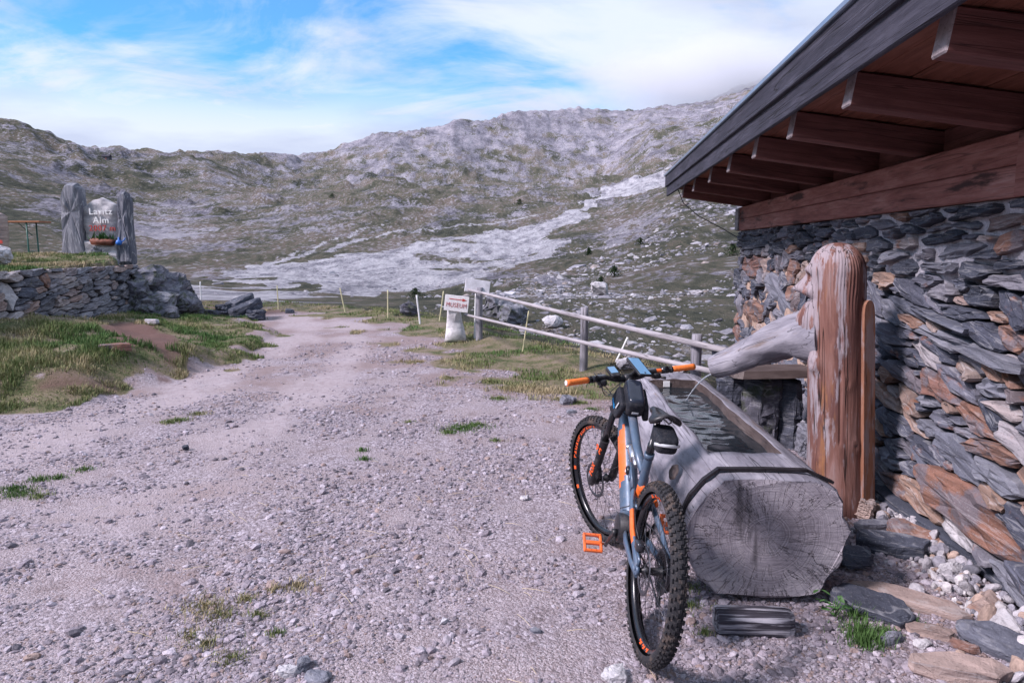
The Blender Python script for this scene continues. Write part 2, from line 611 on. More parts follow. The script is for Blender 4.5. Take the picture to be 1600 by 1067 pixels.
WHEEL = [[gnd(*p)[:2] for p in ((-80, 735), (60, 692), (200, 645), (320, 598), (430, 548), (478, 512), (470, 492))],
         [gnd(*p)[:2] for p in ((150, 830), (330, 715), (450, 640), (530, 580), (560, 535), (540, 505), (500, 490))]]


def worn_track(x, y):
    """compacted wheel lines of the track"""
    d = np.minimum(line_dist(x, y, WHEEL[0]), line_dist(x, y, WHEEL[1]) + .12)
    return sstep(.62, .12, d + .35 * fbm(x, y, .9, 3, 161)) * (.55 + .45 * sstep(4.0, 7.5, y))


def masks(x, y):
    a = np.arctan2(x, y)
    d = np.hypot(x, y) * np.maximum(np.cos(a), math.cos(R(65)))
    xb = np.interp(y, BANK_Y, BANK_X) + 0.35 * fbm(x, y, 1.6, 3, 21)
    s = xb - x
    g = sstep(-0.05, 0.35, s + 0.5 * fbm(x, y, .5, 3, 61))
    q = x - np.interp(y, GRASS_Y, GRASS_X)
    g2 = sstep(-0.5, 0.9, q + 1.1 * fbm(x, y, .8, 3, 63)) * sstep(6.5, 7.6, y)
    hutside = x - (2.07 + .105 * y)
    g2 = g2 * sstep(0.9, -0.3, hutside + 1.2 - 0.25 * np.maximum(y - 6.5, 0))
    mid = 0.0
    grass = np.clip(np.maximum(np.maximum(g, g2), mid), 0, 1)
    soil = soil_patch(x, y) * (s > 0)
    mx, my = (x + 6.75) / 2.25, (y - 9.75) / 2.2
    md = np.sqrt(mx * mx + my * my) + 0.16 * fbm(x, y, 1.3, 3, 27)
    soil = np.maximum(soil, sstep(0.92, 0.97, md) * sstep(1.16, 1.06, md) * (y < 9.6) * (x > -7.6) * (s > -.2) * sstep(-.1, .35, fbm(x, y, .7, 3, 79)) * .8)
    soil = np.maximum(soil, sstep(1.6, .9, np.hypot((x + 8.0) / 1.5, y - 19.6)) * 0.9)
    f = x - np.interp(y, FEN_Y, FEN_X)
    far = np.maximum(sstep(19, 27, d), sstep(0.6, 2.6, f + fbm(x, y, 1.2, 3, 69)) * sstep(6.5, 8, y))
    sc = np.zeros_like(x)
    sel = (d > 24) & (d < 700)
    bed = in_poly(x[sel] + 5 * fbm(x[sel], y[sel], 22, 4, 81), y[sel] + 8 * fbm(x[sel], y[sel], 25, 4, 85), BED).astype(float)
    bed *= 1 - .8 * sstep(0.62, 0.8, fbm(x[sel], y[sel], 16, 4, 87)) * sstep(400, 150, d[sel])
    tr = np.minimum(line_dist(x[sel], y[sel], TRACK), line_dist(x[sel], y[sel], TRACK2) + 0.7)
    bed = np.maximum(bed, 0.75 * sstep(1.7, 0.7, tr))
    sc[sel] = bed
    return grass, sc, soil, far


def build_ground():
    ang_f = np.linspace(R(-41), R(41), 640)
    ang_b = np.linspace(R(41), R(319), 150)[1:-1]
    ang = np.concatenate([ang_f, ang_b])
    rad = np.concatenate([np.geomspace(0.5, 24, 190), np.geomspace(24.5, 1700, 400), np.geomspace(1800, 6000, 8)])
    na, nr = len(ang), len(rad)
    A, Rr = np.meshgrid(ang, rad)
    X, Y = Rr * np.sin(A), Rr * np.cos(A)
    Z = height(X.ravel(), Y.ravel())
    co = np.stack([X.ravel(), Y.ravel(), Z], 1)
    i = np.arange(nr - 1)[:, None] * na
    j = np.arange(na)[None, :]
    j2 = (j + 1) % na
    f = np.stack([(i + j), (i + j2), (i + na + j2), (i + na + j)], -1).reshape(-1, 4)[:, ::-1]
    fan = np.stack([np.zeros(na, int), np.arange(na), (np.arange(na) + 1) % na, np.zeros(na, int)], 1)
    me = fast_mesh('ground', co, f)
    g, sc, so, fa = masks(co[:, 0], co[:, 1])
    at_ = me.color_attributes.new('mask', 'FLOAT_COLOR', 'POINT')
    at_.data.foreach_set('color', np.stack([g, sc, so, fa], 1).astype(np.float32).ravel())
    wa = me.attributes.new('worn', 'FLOAT', 'POINT')
    wa.data.foreach_set('value', worn_track(co[:, 0], co[:, 1]).astype(np.float32))
    me.polygons.foreach_set('use_smooth', np.ones(len(me.polygons), bool))
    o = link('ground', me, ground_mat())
    tag(o, kind='structure')
    # the small patch under the camera
    bm = bmesh.new()
    vv = [bm.verts.new(co[k]) for k in range(na)]
    bm.faces.new(vv)
    m2 = bpy.data.meshes.new('ground_patch'); bm.to_mesh(m2); bm.free()
    p = link('ground_patch', m2, MATS['ground'], o)
    return o


def ground_mat():
    m, nt, b = new_mat('ground', 0.95, 0.15)
    P = node(nt, 'ShaderNodeTexCoord').outputs['Object']
    at_ = node(nt, 'ShaderNodeAttribute', attribute_name='mask')
    sp = node(nt, 'ShaderNodeSeparateColor', {0: at_.outputs['Color']})
    gR, gG, gB, gA = sp.outputs[0], sp.outputs[1], sp.outputs[2], at_.outputs['Alpha']
    flatP = node(nt, 'ShaderNodeMapping', {'Vector': P, 'Scale': (1, 1, 0.3)}).outputs[0]
    # gravel
    v1 = node(nt, 'ShaderNodeTexVoronoi', {'Vector': flatP, 'Scale': 62.0, 'Randomness': 1.0})
    v2 = node(nt, 'ShaderNodeTexVoronoi', {'Vector': flatP, 'Scale': 150.0})
    peb = ramp(nt, node(nt, 'ShaderNodeSeparateColor', {0: v1.outputs['Color']}).outputs[0],
               [(0.0, (0.17, 0.14, 0.15)), (0.45, (0.295, 0.25, 0.272)), (0.8, (0.385, 0.335, 0.37)), (1.0, (0.52, 0.465, 0.51))])
    peb2 = ramp(nt, node(nt, 'ShaderNodeSeparateColor', {0: v2.outputs['Color']}).outputs[0],
                [(0.0, (0.19, 0.15, 0.152)), (0.6, (0.335, 0.28, 0.295)), (1.0, (0.47, 0.415, 0.445))])
    patch = noise_n(nt, P, 1.6, 5.0, 0.62)
    gravel = mixc(nt, map_range(nt, patch, 0.42, 0.58), peb2, peb)
    dirt = noise_n(nt, P, 0.75, 7.0, 0.66)
    worn = map_range(nt, node(nt, 'ShaderNodeSeparateXYZ', {0: P}).outputs[1], 6.0, 11.0, 0.0, 0.13)
    gravel = mixc(nt, map_range(nt, math_n(nt, 'ADD', dirt, worn), 0.52, 0.68, 0, 0.75), gravel, (0.245, 0.18, 0.172))
    gravel = mixc(nt, map_range(nt, noise_n(nt, P, 4.5, 6.0, 0.7), 0.53, 0.70, 0, 0.6), gravel, (0.15, 0.11, 0.105))
    fine = noise_n(nt, P, 90.0, 3.0, 0.7)
    wr = node(nt, 'ShaderNodeAttribute', attribute_name='worn').outputs['Fac']
    dust = ramp(nt, noise_n(nt, P, 14.0, 6.0, 0.75), [(0.3, (0.29, 0.235, 0.24)), (0.5, (0.39, 0.33, 0.345)), (0.7, (0.47, 0.41, 0.435))])
    gravel = mixc(nt, math_n(nt, 'MULTIPLY', wr, 0.85), gravel, dust)
    # turf
    t1 = noise_n(nt, P, 2.2, 6.0, 0.65)
    t2 = noise_n(nt, P, 30.0, 4.0, 0.7)
    turf = ramp(nt, math_n(nt, 'ADD', math_n(nt, 'MULTIPLY', t1, 0.6), math_n(nt, 'MULTIPLY', t2, 0.4)),
                [(0.3, (0.04, 0.055, 0.025)), (0.44, (0.09, 0.10, 0.045)), (0.52, (0.19, 0.155, 0.10)), (0.6, (0.23, 0.18, 0.15)), (0.72, (0.20, 0.155, 0.14))])
    soil = mixc(nt, t2, (0.10, 0.055, 0.045), (0.20, 0.125, 0.11))
    # alpine slopes; their marks run down the fall of the valley
    PH = node(nt, 'ShaderNodeMapping', {'Vector': P, 'Scale': (1.0, 0.36, 0.9)}).outputs[0]
    n0 = noise_n(nt, P, 0.011, 5.0, 0.6)
    n1 = noise_n(nt, PH, 0.05, 9.0, 0.66)
    n2 = noise_n(nt, PH, 0.35, 8.0, 0.74)
    n3 = noise_n(nt, P, 2.5, 4.0, 0.7)
    rk3 = noise_n(nt, PH, 0.8, 6.0, 0.8)
    veg = ramp(nt, math_n(nt, 'ADD', math_n(nt, 'MULTIPLY', n1, 0.6), math_n(nt, 'MULTIPLY', rk3, 0.4)),
               [(0.37, (0.040, 0.046, 0.038)), (0.44, (0.083, 0.088, 0.064)), (0.50, (0.14, 0.132, 0.098)), (0.56, (0.195, 0.158, 0.135)),
                (0.66, (0.19, 0.165, 0.165))])
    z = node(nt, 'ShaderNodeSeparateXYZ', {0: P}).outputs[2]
    hi = math_n(nt, 'ADD', map_range(nt, z, 30.0, 200.0, -0.022, 0.03), map_range(nt, node(nt, 'ShaderNodeSeparateXYZ', {0: P}).outputs[1], 720.0, 950.0, 0.0, 0.022))  # barer rock with height; extra pale rock far off stands in for haze
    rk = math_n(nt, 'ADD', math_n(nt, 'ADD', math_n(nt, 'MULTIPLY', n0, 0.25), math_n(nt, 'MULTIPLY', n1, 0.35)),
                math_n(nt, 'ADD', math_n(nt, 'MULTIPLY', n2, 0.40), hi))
    vr = node(nt, 'ShaderNodeTexVoronoi', {'Vector': P, 'Scale': 0.55})
    rk2 = noise_n(nt, PH, 0.06, 11.0, 0.82)
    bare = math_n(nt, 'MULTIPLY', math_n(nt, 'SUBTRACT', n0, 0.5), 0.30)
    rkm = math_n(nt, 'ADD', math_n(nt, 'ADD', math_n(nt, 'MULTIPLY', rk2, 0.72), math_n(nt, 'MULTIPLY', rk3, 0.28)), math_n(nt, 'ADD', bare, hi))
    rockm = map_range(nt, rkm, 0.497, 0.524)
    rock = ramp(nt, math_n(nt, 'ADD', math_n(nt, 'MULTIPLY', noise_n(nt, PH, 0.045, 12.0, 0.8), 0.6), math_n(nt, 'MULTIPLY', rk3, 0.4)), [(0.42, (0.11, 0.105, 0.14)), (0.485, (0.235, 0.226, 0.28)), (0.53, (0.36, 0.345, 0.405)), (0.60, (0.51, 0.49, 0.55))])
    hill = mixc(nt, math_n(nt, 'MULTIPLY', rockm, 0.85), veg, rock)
    spots = math_n(nt, 'MULTIPLY', map_range(nt, vr.outputs['Distance'], 0.34, 0.22),
                   map_range(nt, n1, 0.44, 0.56))
    hill = mixc(nt, math_n(nt, 'MULTIPLY', spots, 0.75), hill, (0.42, 0.41, 0.445))
    screec = ramp(nt, math_n(nt, 'ADD', math_n(nt, 'MULTIPLY', n2, 0.6), math_n(nt, 'MULTIPLY', n3, 0.4)),
                  [(0.42, (0.20, 0.198, 0.235)), (0.49, (0.45, 0.44, 0.49)), (0.57, (0.66, 0.65, 0.69))])
    bedm = map_range(nt, math_n(nt, 'ADD', gG, math_n(nt, 'ADD', math_n(nt, 'MULTIPLY', math_n(nt, 'SUBTRACT', rk3, 0.5), 2.6), math_n(nt, 'MULTIPLY', math_n(nt, 'SUBTRACT', n1, 0.5), 1.2))), 0.22, 0.60)
    hill = mixc(nt, bedm, hill, screec)
    c = mixc(nt, map_range(nt, math_n(nt, 'ADD', gR, math_n(nt, 'MULTIPLY', math_n(nt, 'SUBTRACT', t2, 0.5), 0.5)), 0.3, 0.6), gravel, turf)
    c = mixc(nt, gB, c, soil)
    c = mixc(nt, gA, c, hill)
    nt.links.new(c, b.inputs['Base Color'])
    # relief: pebbles near, hummocks and rocks far
    hn = math_n(nt, 'ADD', math_n(nt, 'MULTIPLY', v1.outputs['Distance'], -0.0065),
                math_n(nt, 'ADD', math_n(nt, 'MULTIPLY', v2.outputs['Distance'], -0.004), math_n(nt, 'MULTIPLY', fine, 0.003)))
    hn = math_n(nt, 'ADD', hn, math_n(nt, 'MULTIPLY', patch, 0.03))
    hf = math_n(nt, 'ADD', math_n(nt, 'MULTIPLY', n2, 1.3), math_n(nt, 'ADD', math_n(nt, 'MULTIPLY', n3, 0.25), math_n(nt, 'MULTIPLY', rk2, 5.0)))
    hh = math_n(nt, 'ADD', math_n(nt, 'MULTIPLY', hn, math_n(nt, 'SUBTRACT', 1.0, gA)), math_n(nt, 'MULTIPLY', hf, gA))
    set_bump(nt, b, hh, 0.9, 1.0)
    return m


ground = build_ground()


# ------------------------------------------------------------------ scattered stones (uncountable)
def scatter(name, pts, scl, rot, colr, material, subdiv=1, rough=0.55, variants=5, seed=1):
    pts = np.asarray(pts, np.float32)
    n = len(pts)
    me = bpy.data.meshes.new(name)
    me.vertices.add(n)
    me.vertices.foreach_set('co', pts.ravel())
    for nm, arr in (('scl', scl), ('rot', rot)):
        a_ = me.attributes.new(nm, 'FLOAT_VECTOR', 'POINT')
        a_.data.foreach_set('vector', np.asarray(arr, np.float32).ravel())
    a_ = me.attributes.new('col', 'FLOAT_COLOR', 'POINT')
    a_.data.foreach_set('color', np.concatenate([np.asarray(colr, np.float32), np.ones((n, 1), np.float32)], 1).ravel())
    a_ = me.attributes.new('pick', 'INT', 'POINT')
    a_.data.foreach_set('value', np.random.default_rng(seed).integers(0, variants, n).astype(np.int32))
    o = link(name, me, material)
    ng = bpy.data.node_groups.new(name + '_nodes', 'GeometryNodeTree')
    ng.interface.new_socket('Geometry', in_out='INPUT', socket_type='NodeSocketGeometry')
    ng.interface.new_socket('Geometry', in_out='OUTPUT', socket_type='NodeSocketGeometry')
    gi = node(ng, 'NodeGroupInput'); go = node(ng, 'NodeGroupOutput')
    gti = node(ng, 'GeometryNodeGeometryToInstance')
    for k in range(variants):
        ico = node(ng, 'GeometryNodeMeshIcoSphere', {'Radius': 1.0, 'Subdivisions': subdiv})
        pos = node(ng, 'GeometryNodeInputPosition')
        nz = node(ng, 'ShaderNodeTexNoise', {'Vector': pos.outputs[0], 'W': 3.1 * k + seed, 'Scale': 0.9, 'Detail': 3.0},
                  noise_dimensions='4D')
        off = node(ng, 'ShaderNodeVectorMath', {0: nz.outputs['Color'], 1: (0.5, 0.5, 0.5)}, operation='SUBTRACT')
        off2 = node(ng, 'ShaderNodeVectorMath', {0: off.outputs[0], 'Scale': 2.4 * rough}, operation='SCALE')
        sp = node(ng, 'GeometryNodeSetPosition', {'Geometry': ico.outputs[0], 'Offset': off2.outputs[0]})
        sm = node(ng, 'GeometryNodeSetMaterial', {'Geometry': sp.outputs[0], 'Material': material})
        ng.links.new(sm.outputs[0], gti.inputs[0])

    def named(nm, dt):
        return node(ng, 'GeometryNodeInputNamedAttribute', {'Name': nm}, data_type=dt).outputs[0]
    e2r = node(ng, 'FunctionNodeEulerToRotation', {0: named('rot', 'FLOAT_VECTOR')})
    iop = node(ng, 'GeometryNodeInstanceOnPoints', {'Points': gi.outputs[0], 'Instance': gti.outputs[0], 'Pick Instance': True,
                                                    'Instance Index': named('pick', 'INT'), 'Rotation': e2r.outputs[0],
                                                    'Scale': named('scl', 'FLOAT_VECTOR')})
    ng.links.new(iop.outputs[0], go.inputs[0])
    md = o.modifiers.new('scatter', 'NODES')
    md.node_group = ng
    return tag(o, kind='stuff')


def inst_stone_mat(name, bump=0.4, scale=25.0):
    m, nt, b = new_mat(name, 0.9, 0.2)
    at_ = node(nt, 'ShaderNodeAttribute', attribute_name='col', attribute_type='INSTANCER')
    P = node(nt, 'ShaderNodeTexCoord').outputs['Object']
    n = noise_n(nt, P, 1.4, 6.0, 0.7)
    c = mixc(nt, 1.0, at_.outputs['Color'], ramp(nt, n, [(0.3, (0.6, 0.6, 0.62)), (0.5, (1, 1, 1)), (0.7, (1.3, 1.28, 1.25))]), 'MULTIPLY')
    nt.links.new(c, b.inputs['Base Color'])
    set_bump(nt, b, n, bump, 0.3)
    return m


def stone_cols(n, r_, base=((.345, .30, .34), (.245, .215, .245), (.45, .405, .45), (.33, .25, .235), (.17, .155, .18)), p=(.38, .22, .24, .09, .07)):
    b_ = np.array(base)
    c = b_[r_.choice(len(b_), n, p=p)]
    return np.clip(c * r_.uniform(0.75, 1.25, (n, 1)), 0.02, 0.7)


def build_gravel():
    r_ = np.random.default_rng(3)
    n = 230000
    a = r_.uniform(R(-40), R(39), n)
    u = r_.random(n)
    p = 0.55                                     # more stones close by
    r0, r1 = 1.9, 13.5
    r = (r0 ** p + u * (r1 ** p - r0 ** p)) ** (1 / p)
    x, y = r * np.sin(a), r * np.cos(a)
    g, sc, so, fa = masks(x, y)
    dens = 0.42 + 0.85 * sstep(-0.2, 0.4, fbm(x, y, 1.1, 4, 141)) - 0.45 * sstep(-0.1, 0.4, fbm(x, y, .35, 3, 147))
    wall = x - (2.07 + .105 * y)
    wt_ = worn_track(x, y)
    dens = dens * (1 - .85 * wt_)
    keep = (g < 0.35) & (so < .3) & (fa < 0.3) & (wall < -0.15) & (r_.random(n) < dens) & (r_.random(n) < np.clip(1.7 - r * 0.09, .3, 1))
    x, y, r = x[keep], y[keep], r[keep]
    n = len(x)
    s = np.clip(r_.lognormal(math.log(0.0049), 0.60, n), 0.0028, 0.026) * (1 + 0.035 * r)
    z = height(x, y) + s * 0.12
    scl = np.stack([s * r_.uniform(.8, 1.5, n), s * r_.uniform(.7, 1.2, n), s * r_.uniform(.45, .8, n)], 1)
    rot = np.stack([r_.normal(0, .25, n), r_.normal(0, .25, n), r_.uniform(0, 6.28, n)], 1)
    return scatter('gravel', np.stack([x, y, z], 1), scl, rot, stone_cols(n, r_), inst_stone_mat('gravel_stone'), 1, 0.5)


build_gravel()


def build_hill_rocks():
    r_ = np.random.default_rng(9)
    n = 60000
    px = np.concatenate([r_.uniform(620, 1250, n // 2), r_.uniform(-60, 1260, n // 2)])
    d = np.concatenate([12 * (170 / 12) ** r_.random(n // 2), 40 * (420 / 40) ** r_.random(n // 2)])
    x, y = (px - 800) / 1109 * d, d
    f = x - np.interp(y, FEN_Y, FEN_X)
    hut = (x - (2.07 + .105 * y) > -0.6) & (y < 10.5)
    m = fbm(x, y, 15, 4, 201) + 0.5 * fbm(x, y, 5, 3, 205)
    right = sstep(680, 860, px)
    dens = sstep(0.25, 0.9, m + 0.22 * right) * (0.22 + 0.38 * right) + 0.015
    # stony gully straight behind the fence
    dens = np.maximum(dens, 0.55 * sstep(6.0, 2.0, np.hypot((x - 2.9) / 0.8, (y - 19) / 1.6)))
    dens = dens * np.clip(0.22 + d / 130, 0.22, .8)
    keep = (f > 1.2 + 0.03 * y) & ~hut & (r_.random(n) < dens) & ((d > 24) | (px > 800))
    x, y, d, right = x[keep], y[keep], d[keep], right[keep]
    n = len(x)
    s = np.clip(r_.lognormal(math.log(0.052), 0.62, n), 0.025, 0.36) * np.clip(d / 30, 0.75, 4) ** 0.75
    z = height(x, y) - s * 0.12
    scl = np.stack([s * r_.uniform(.7, 1.9, n), s * r_.uniform(.6, 1.4, n), s * r_.uniform(.35, .8, n)], 1)
    rot = np.stack([r_.normal(0, .3, n), r_.normal(0, .3, n), r_.uniform(0, 6.28, n)], 1)
    col = stone_cols(n, r_, ((.34, .33, .365), (.25, .245, .28), (.44, .43, .455), (.30, .26, .245), (.17, .17, .195)), (.34, .26, .20, .08, .12))
    return scatter('hillside_rocks', np.stack([x, y, z], 1), scl, rot, col, inst_stone_mat('hill_rock', .6), 1, 0.55, 6, 4)


build_hill_rocks()


# ------------------------------------------------------------------ grass (uncountable)
def blade_mat():
    m, nt, b = new_mat('grass_blade', 0.75, 0.2)
    at_ = node(nt, 'ShaderNodeAttribute', attribute_name='col')
    nt.links.new(at_.outputs['Color'], b.inputs['Base Color'])
    return m


blade_mat()


def grass_obj(name, x, y, length, width, col, r_, lean=0.5, z=None, label=None):
    n = len(x)
    z = (height(x, y) if z is None else z) - 0.005
    az = r_.uniform(0, 2 * math.pi, n)
    fx, fy = np.cos(az), np.sin(az)
    sx, sy = -fy * width / 2, fx * width / 2
    ln = np.abs(r_.normal(0, lean, n)) + 0.08
    hgt = length * np.cos(np.clip(ln, 0, 1.3)); out = length * np.sin(np.clip(ln, 0, 1.3))
    co = np.zeros((n, 5, 3))
    co[:, 0] = np.stack([x - sx, y - sy, z], 1)
    co[:, 1] = np.stack([x + sx, y + sy, z], 1)
    mx, my, mz = x + fx * out * 0.38, y + fy * out * 0.38, z + hgt * 0.62
    co[:, 2] = np.stack([mx + sx * .7, my + sy * .7, mz], 1)
    co[:, 3] = np.stack([mx - sx * .7, my - sy * .7, mz], 1)
    co[:, 4] = np.stack([x + fx * out, y + fy * out, z + hgt], 1)
    b_ = np.arange(n)[:, None] * 5
    tri = np.concatenate([b_ + np.array([[0, 1, 2]]), b_ + np.array([[0, 2, 3]]), b_ + np.array([[3, 2, 4]])], 0)
    me = fast_mesh(name, co.reshape(-1, 3), tri)
    a_ = me.color_attributes.new('col', 'FLOAT_COLOR', 'POINT')
    c4 = np.concatenate([col, np.ones((n, 1))], 1)
    a_.data.foreach_set('color', np.repeat(c4, 5, axis=0).astype(np.float32).ravel())
    me.polygons.foreach_set('use_smooth', np.ones(len(me.polygons), bool))
    o = link(name, me, MATS['grass_blade'])
    return tag(o, label, None, None, 'stuff')


def grass_cols(x, y, r_, dry=0.0):
    n = len(x)
    t = np.clip(0.5 + 0.75 * fbm(x, y, 1.4, 4, 301) + r_.normal(0, .16, n) + dry, 0, 1)[:, None]
    green = np.array([.075, .145, .042]); olive = np.array([.165, .195, .075]); straw = np.array([.38, .31, .19])
    c = np.where(t < .5, green + (olive - green) * (t / .5), olive + (straw - olive) * ((t - .5) / .5))
    return np.clip(c * r_.uniform(.65, 1.3, (n, 1)), 0, 1)


def build_grass():
    r_ = np.random.default_rng(21)
    # left bank and terrace
    n = 380000
    a = R(-41) + (R(-8) - R(-41)) * r_.random(n)
    r = 6.2 * (24 / 6.2) ** r_.random(n)
    x, y = r * np.sin(a), r * np.cos(a)
    g, sc, so, fa = masks(x, y)
    xb = np.interp(y, BANK_Y, BANK_X)
    cl_ = sstep(-0.45, 0.35, fbm(x, y, .45, 3, 311))
    keep = (g > 0.45) & (so < 0.62) & (x < xb + .6) & (r_.random(n) < 0.25 + 0.75 * cl_) & (y < 21.5)
    x, y, cl_ = x[keep], y[keep], cl_[keep]
    L = r_.uniform(.03, .075, len(x)) * (0.4 + 0.9 * cl_) * np.where(np.hypot((x + 6.75) / 2.3, (y - 9.75) / 2.3) < 1.05, 1.35, 1.0)
    grass_obj('bank_grass', x, y, L, 0.0055 + 0.0004 * y, grass_cols(x, y, r_, -0.10), r_, .6)
    # verge along the fence
    n = 110000
    y = 6.8 * (24 / 6.8) ** r_.random(n)
    x = np.interp(y, GRASS_Y, GRASS_X) + r_.uniform(-1.0, 4.2, n)
    g, sc, so, fa = masks(x, y)
    hut = x - (2.07 + .105 * y) > -0.4
    cl_ = sstep(-0.5, 0.4, fbm(x, y, .6, 3, 317))
    q = x - np.interp(y, GRASS_Y, GRASS_X)
    keep = (g > 0.4) & ~hut & (r_.random(n) < (0.22 + 0.5 * cl_ ** 2.2) * np.clip(1.3 - 0.2 * q, .35, 1)) & ~((x > .55) & (y < 7.2))
    x, y, cl_ = x[keep], y[keep], cl_[keep]
    grass_obj('verge_grass', x, y, r_.uniform(.03, .09, len(x)) * (0.22 + .8 * cl_ ** 1.6), 0.005 + 0.0004 * y, grass_cols(x, y, r_, 0.10), r_, .5)
    # turf clumps out in the gravel, placed where the photograph has them
    sx, sy, sl, dr = [], [], [], []
    spots = [(320, 940, .16), (340, 955, .12), (300, 985, .07), (322, 998, .09), (362, 1027, .10), (385, 930, .05), (465, 910, .11), (430, 915, .06),
             (403, 955, .06), (432, 985, .05), (30, 768, .16), (60, 745, .10), (90, 742, .09), (62, 772, .08), (133, 730, .08), (20, 760, .14),
             (570, 715, .06), (565, 702, .06), (720, 665, .22), (745, 660, .16), (700, 672, .10), (775, 685, .06), (640, 655, .07), (280, 655, .14),
             (310, 645, .12), (265, 660, .10), (820, 600, .30), (850, 612, .26), (880, 620, .2), (790, 605, .22), (765, 595, .16), (905, 628, .14),
             (925, 638, .10), (838, 590, .2), (700, 590, .10), (655, 565, .12), (1100, 985, .05), (1078, 945, .08), (1070, 915, .08), (1385, 985, .07),
             (1425, 970, .06), (1345, 985, .10), (1352, 1005, .10), (1338, 960, .07), (1360, 1000, .08), (895, 612, .2), (780, 620, .15)]
    for (px, py, rad) in spots:
        c = gnd(px, py)
        k = int(260 * (rad / .1) ** 1.6) + 60
        k = min(k, 1500)
        aa, rr = r_.uniform(0, 6.28, k), rad * np.abs(r_.normal(0, .5, k))
        sx.append(c.x + rr * np.cos(aa) * 1.2); sy.append(c.y + rr * np.sin(aa)); 
        sl.append(r_.uniform(.012, .045, k) * (1.9 if 1330 < px < 1365 else 1.0)); dr.append(np.full(k, -0.4 if px > 1330 else 0.05))
    x, y = np.concatenate(sx), np.concatenate(sy)
    col = grass_cols(x, y, r_, np.concatenate(dr)[:])
    grass_obj('turf_tufts', x, y, np.concatenate(sl), 0.0035 + 0.0004 * y, col, r_, .6)
    # dry straws lying about
    n = 90
    a, r = r_.uniform(R(-32), R(12), n), r_.uniform(2.4, 6, n)
    x, y = r * np.sin(a), r * np.cos(a)
    L = r_.uniform(.05, .16, n)
    az = r_.uniform(0, 3.14, n)
    mb = MB()
    z = height(x, y) + 0.014
    for i in range(n):
        d = Vector((math.cos(az[i]), math.sin(az[i]), r_.normal(0, .05))) * L[i]
        p = Vector((x[i], y[i], z[i]))
        mb.tube([p - d / 2, p + Vector((0, 0, .006)), p + d / 2], .0013, 4)
    o = mb.build('straw', plain('straw', (.55, .45, .30), .8))
    tag(o, kind='stuff')


build_grass()

# ================================================================== STONEWORK
stone('slate', [(0.0, (.050, .056, .080)), (0.2, (.088, .094, .125)), (0.42, (.13, .132, .165)), (0.58, (.19, .185, .215)), (0.64, (.12, .112, .135)),
                (0.70, (.25, .17, .135)), (0.80, (.19, .105, .08)), (0.86, (.29, .22, .19)), (0.93, (.31, .285, .30)), (1.0, (.085, .09, .118))], rust_at=0.57)
stone('rust_slab', [(0.0, (.20, .10, .072)), (0.5, (.25, .145, .11)), (1.0, (.17, .09, .075))], rust=(.14, .138, .165), rust_at=0.47, veins=.25)
stone('upright_slab', [(0.0, (.10, .108, .14)), (0.5, (.15, .155, .185)), (1.0, (.18, .185, .215))], rust_at=0.75, veins=.6, layer=(11, 4, 1.2), size=3.0)
stone('grey_slab', [(0.0, (.095, .105, .14)), (0.5, (.15, .155, .19)), (1.0, (.20, .205, .24))], rust_at=0.66, veins=.22)
stone('dark_slab', [(0.0, (.038, .044, .062)), (0.5, (.055, .062, .085)), (1.0, (.08, .086, .112))], rust_at=0.72, veins=.3)
stone('pale_rock', [(0.0, (.36, .35, .38)), (0.5, (.46, .445, .46)), (1.0, (.30, .29, .33))], rust=(.34, .25, .21), rust_at=0.62, layer=(5, 5, 9), veins=.2)
stone('white_rock', [(0.0, (.60, .59, .60)), (1.0, (.66, .64, .65))], rust=(.45, .40, .38), rust_at=0.64, layer=(5, 5, 7), veins=.2)
stone('tan_rock', [(0.0, (.33, .245, .215)), (0.5, (.38, .30, .27)), (1.0, (.28, .20, .18))], rust=(.25, .11, .06), rust_at=0.6, veins=.3)
stone('moss_rock', [(0.0, (.085, .085, .11)), (0.5, (.125, .125, .155)), (1.0, (.18, .18, .21))], rust=(.05, .062, .03), rust_at=0.49, layer=(3, 3, 7), veins=.3)
stone('mixed_stone', [(0.0, (.10, .105, .13)), (0.3, (.17, .172, .20)), (0.6, (.25, .24, .27)), (0.75, (.27, .19, .165)), (0.9, (.38, .355, .365)), (1.0, (.12, .12, .145))],
      rust=(.07, .075, .04), rust_at=0.6)


class Frame:
    """a wall face: u runs along it, v up, n out of it"""
    def __init__(self, O, U, N, lean=0.0):
        self.O, self.U, self.N = Vector(O), Vector(U).normalized(), Vector(N).normalized()
        self.V = Vector((0, 0, 1))
        if lean:
            self.V = (self.V - self.N * math.tan(lean)).normalized()
            self.N = self.V.cross(self.U) if self.V.cross(self.U).dot(self.N) > 0 else self.U.cross(self.V)

    def p(self, u, v, n=0.0):
        return self.O + self.U * u + self.V * v + self.N * n

    def uv(self, px, py):
        d = ray(px, py)
        t = (self.O - Vector((0, 0, EYE))).dot(self.N) / d.dot(self.N)
        q = Vector((0, 0, EYE)) + d * t - self.O
        return q.dot(self.U), q.dot(self.V)

    def basis(self, phi):
        X = self.U * math.cos(phi) + self.V * math.sin(phi)
        Z = self.V * math.cos(phi) - self.U * math.sin(phi)
        Y = Z.cross(X)
        return Matrix((X, Y, Z)).transposed(), Y.dot(self.N)


def seed_dist(S, p):
    """S (n,5) rows u,v,a,b,phi ; p (...,2) -> (...,n)"""
    dx = p[..., None, 0] - S[:, 0]; dy = p[..., None, 1] - S[:, 1]
    c, s = np.cos(S[:, 4]), np.sin(S[:, 4])
    return np.hypot((dx * c + dy * s) / S[:, 2], (-dx * s + dy * c) / S[:, 3])


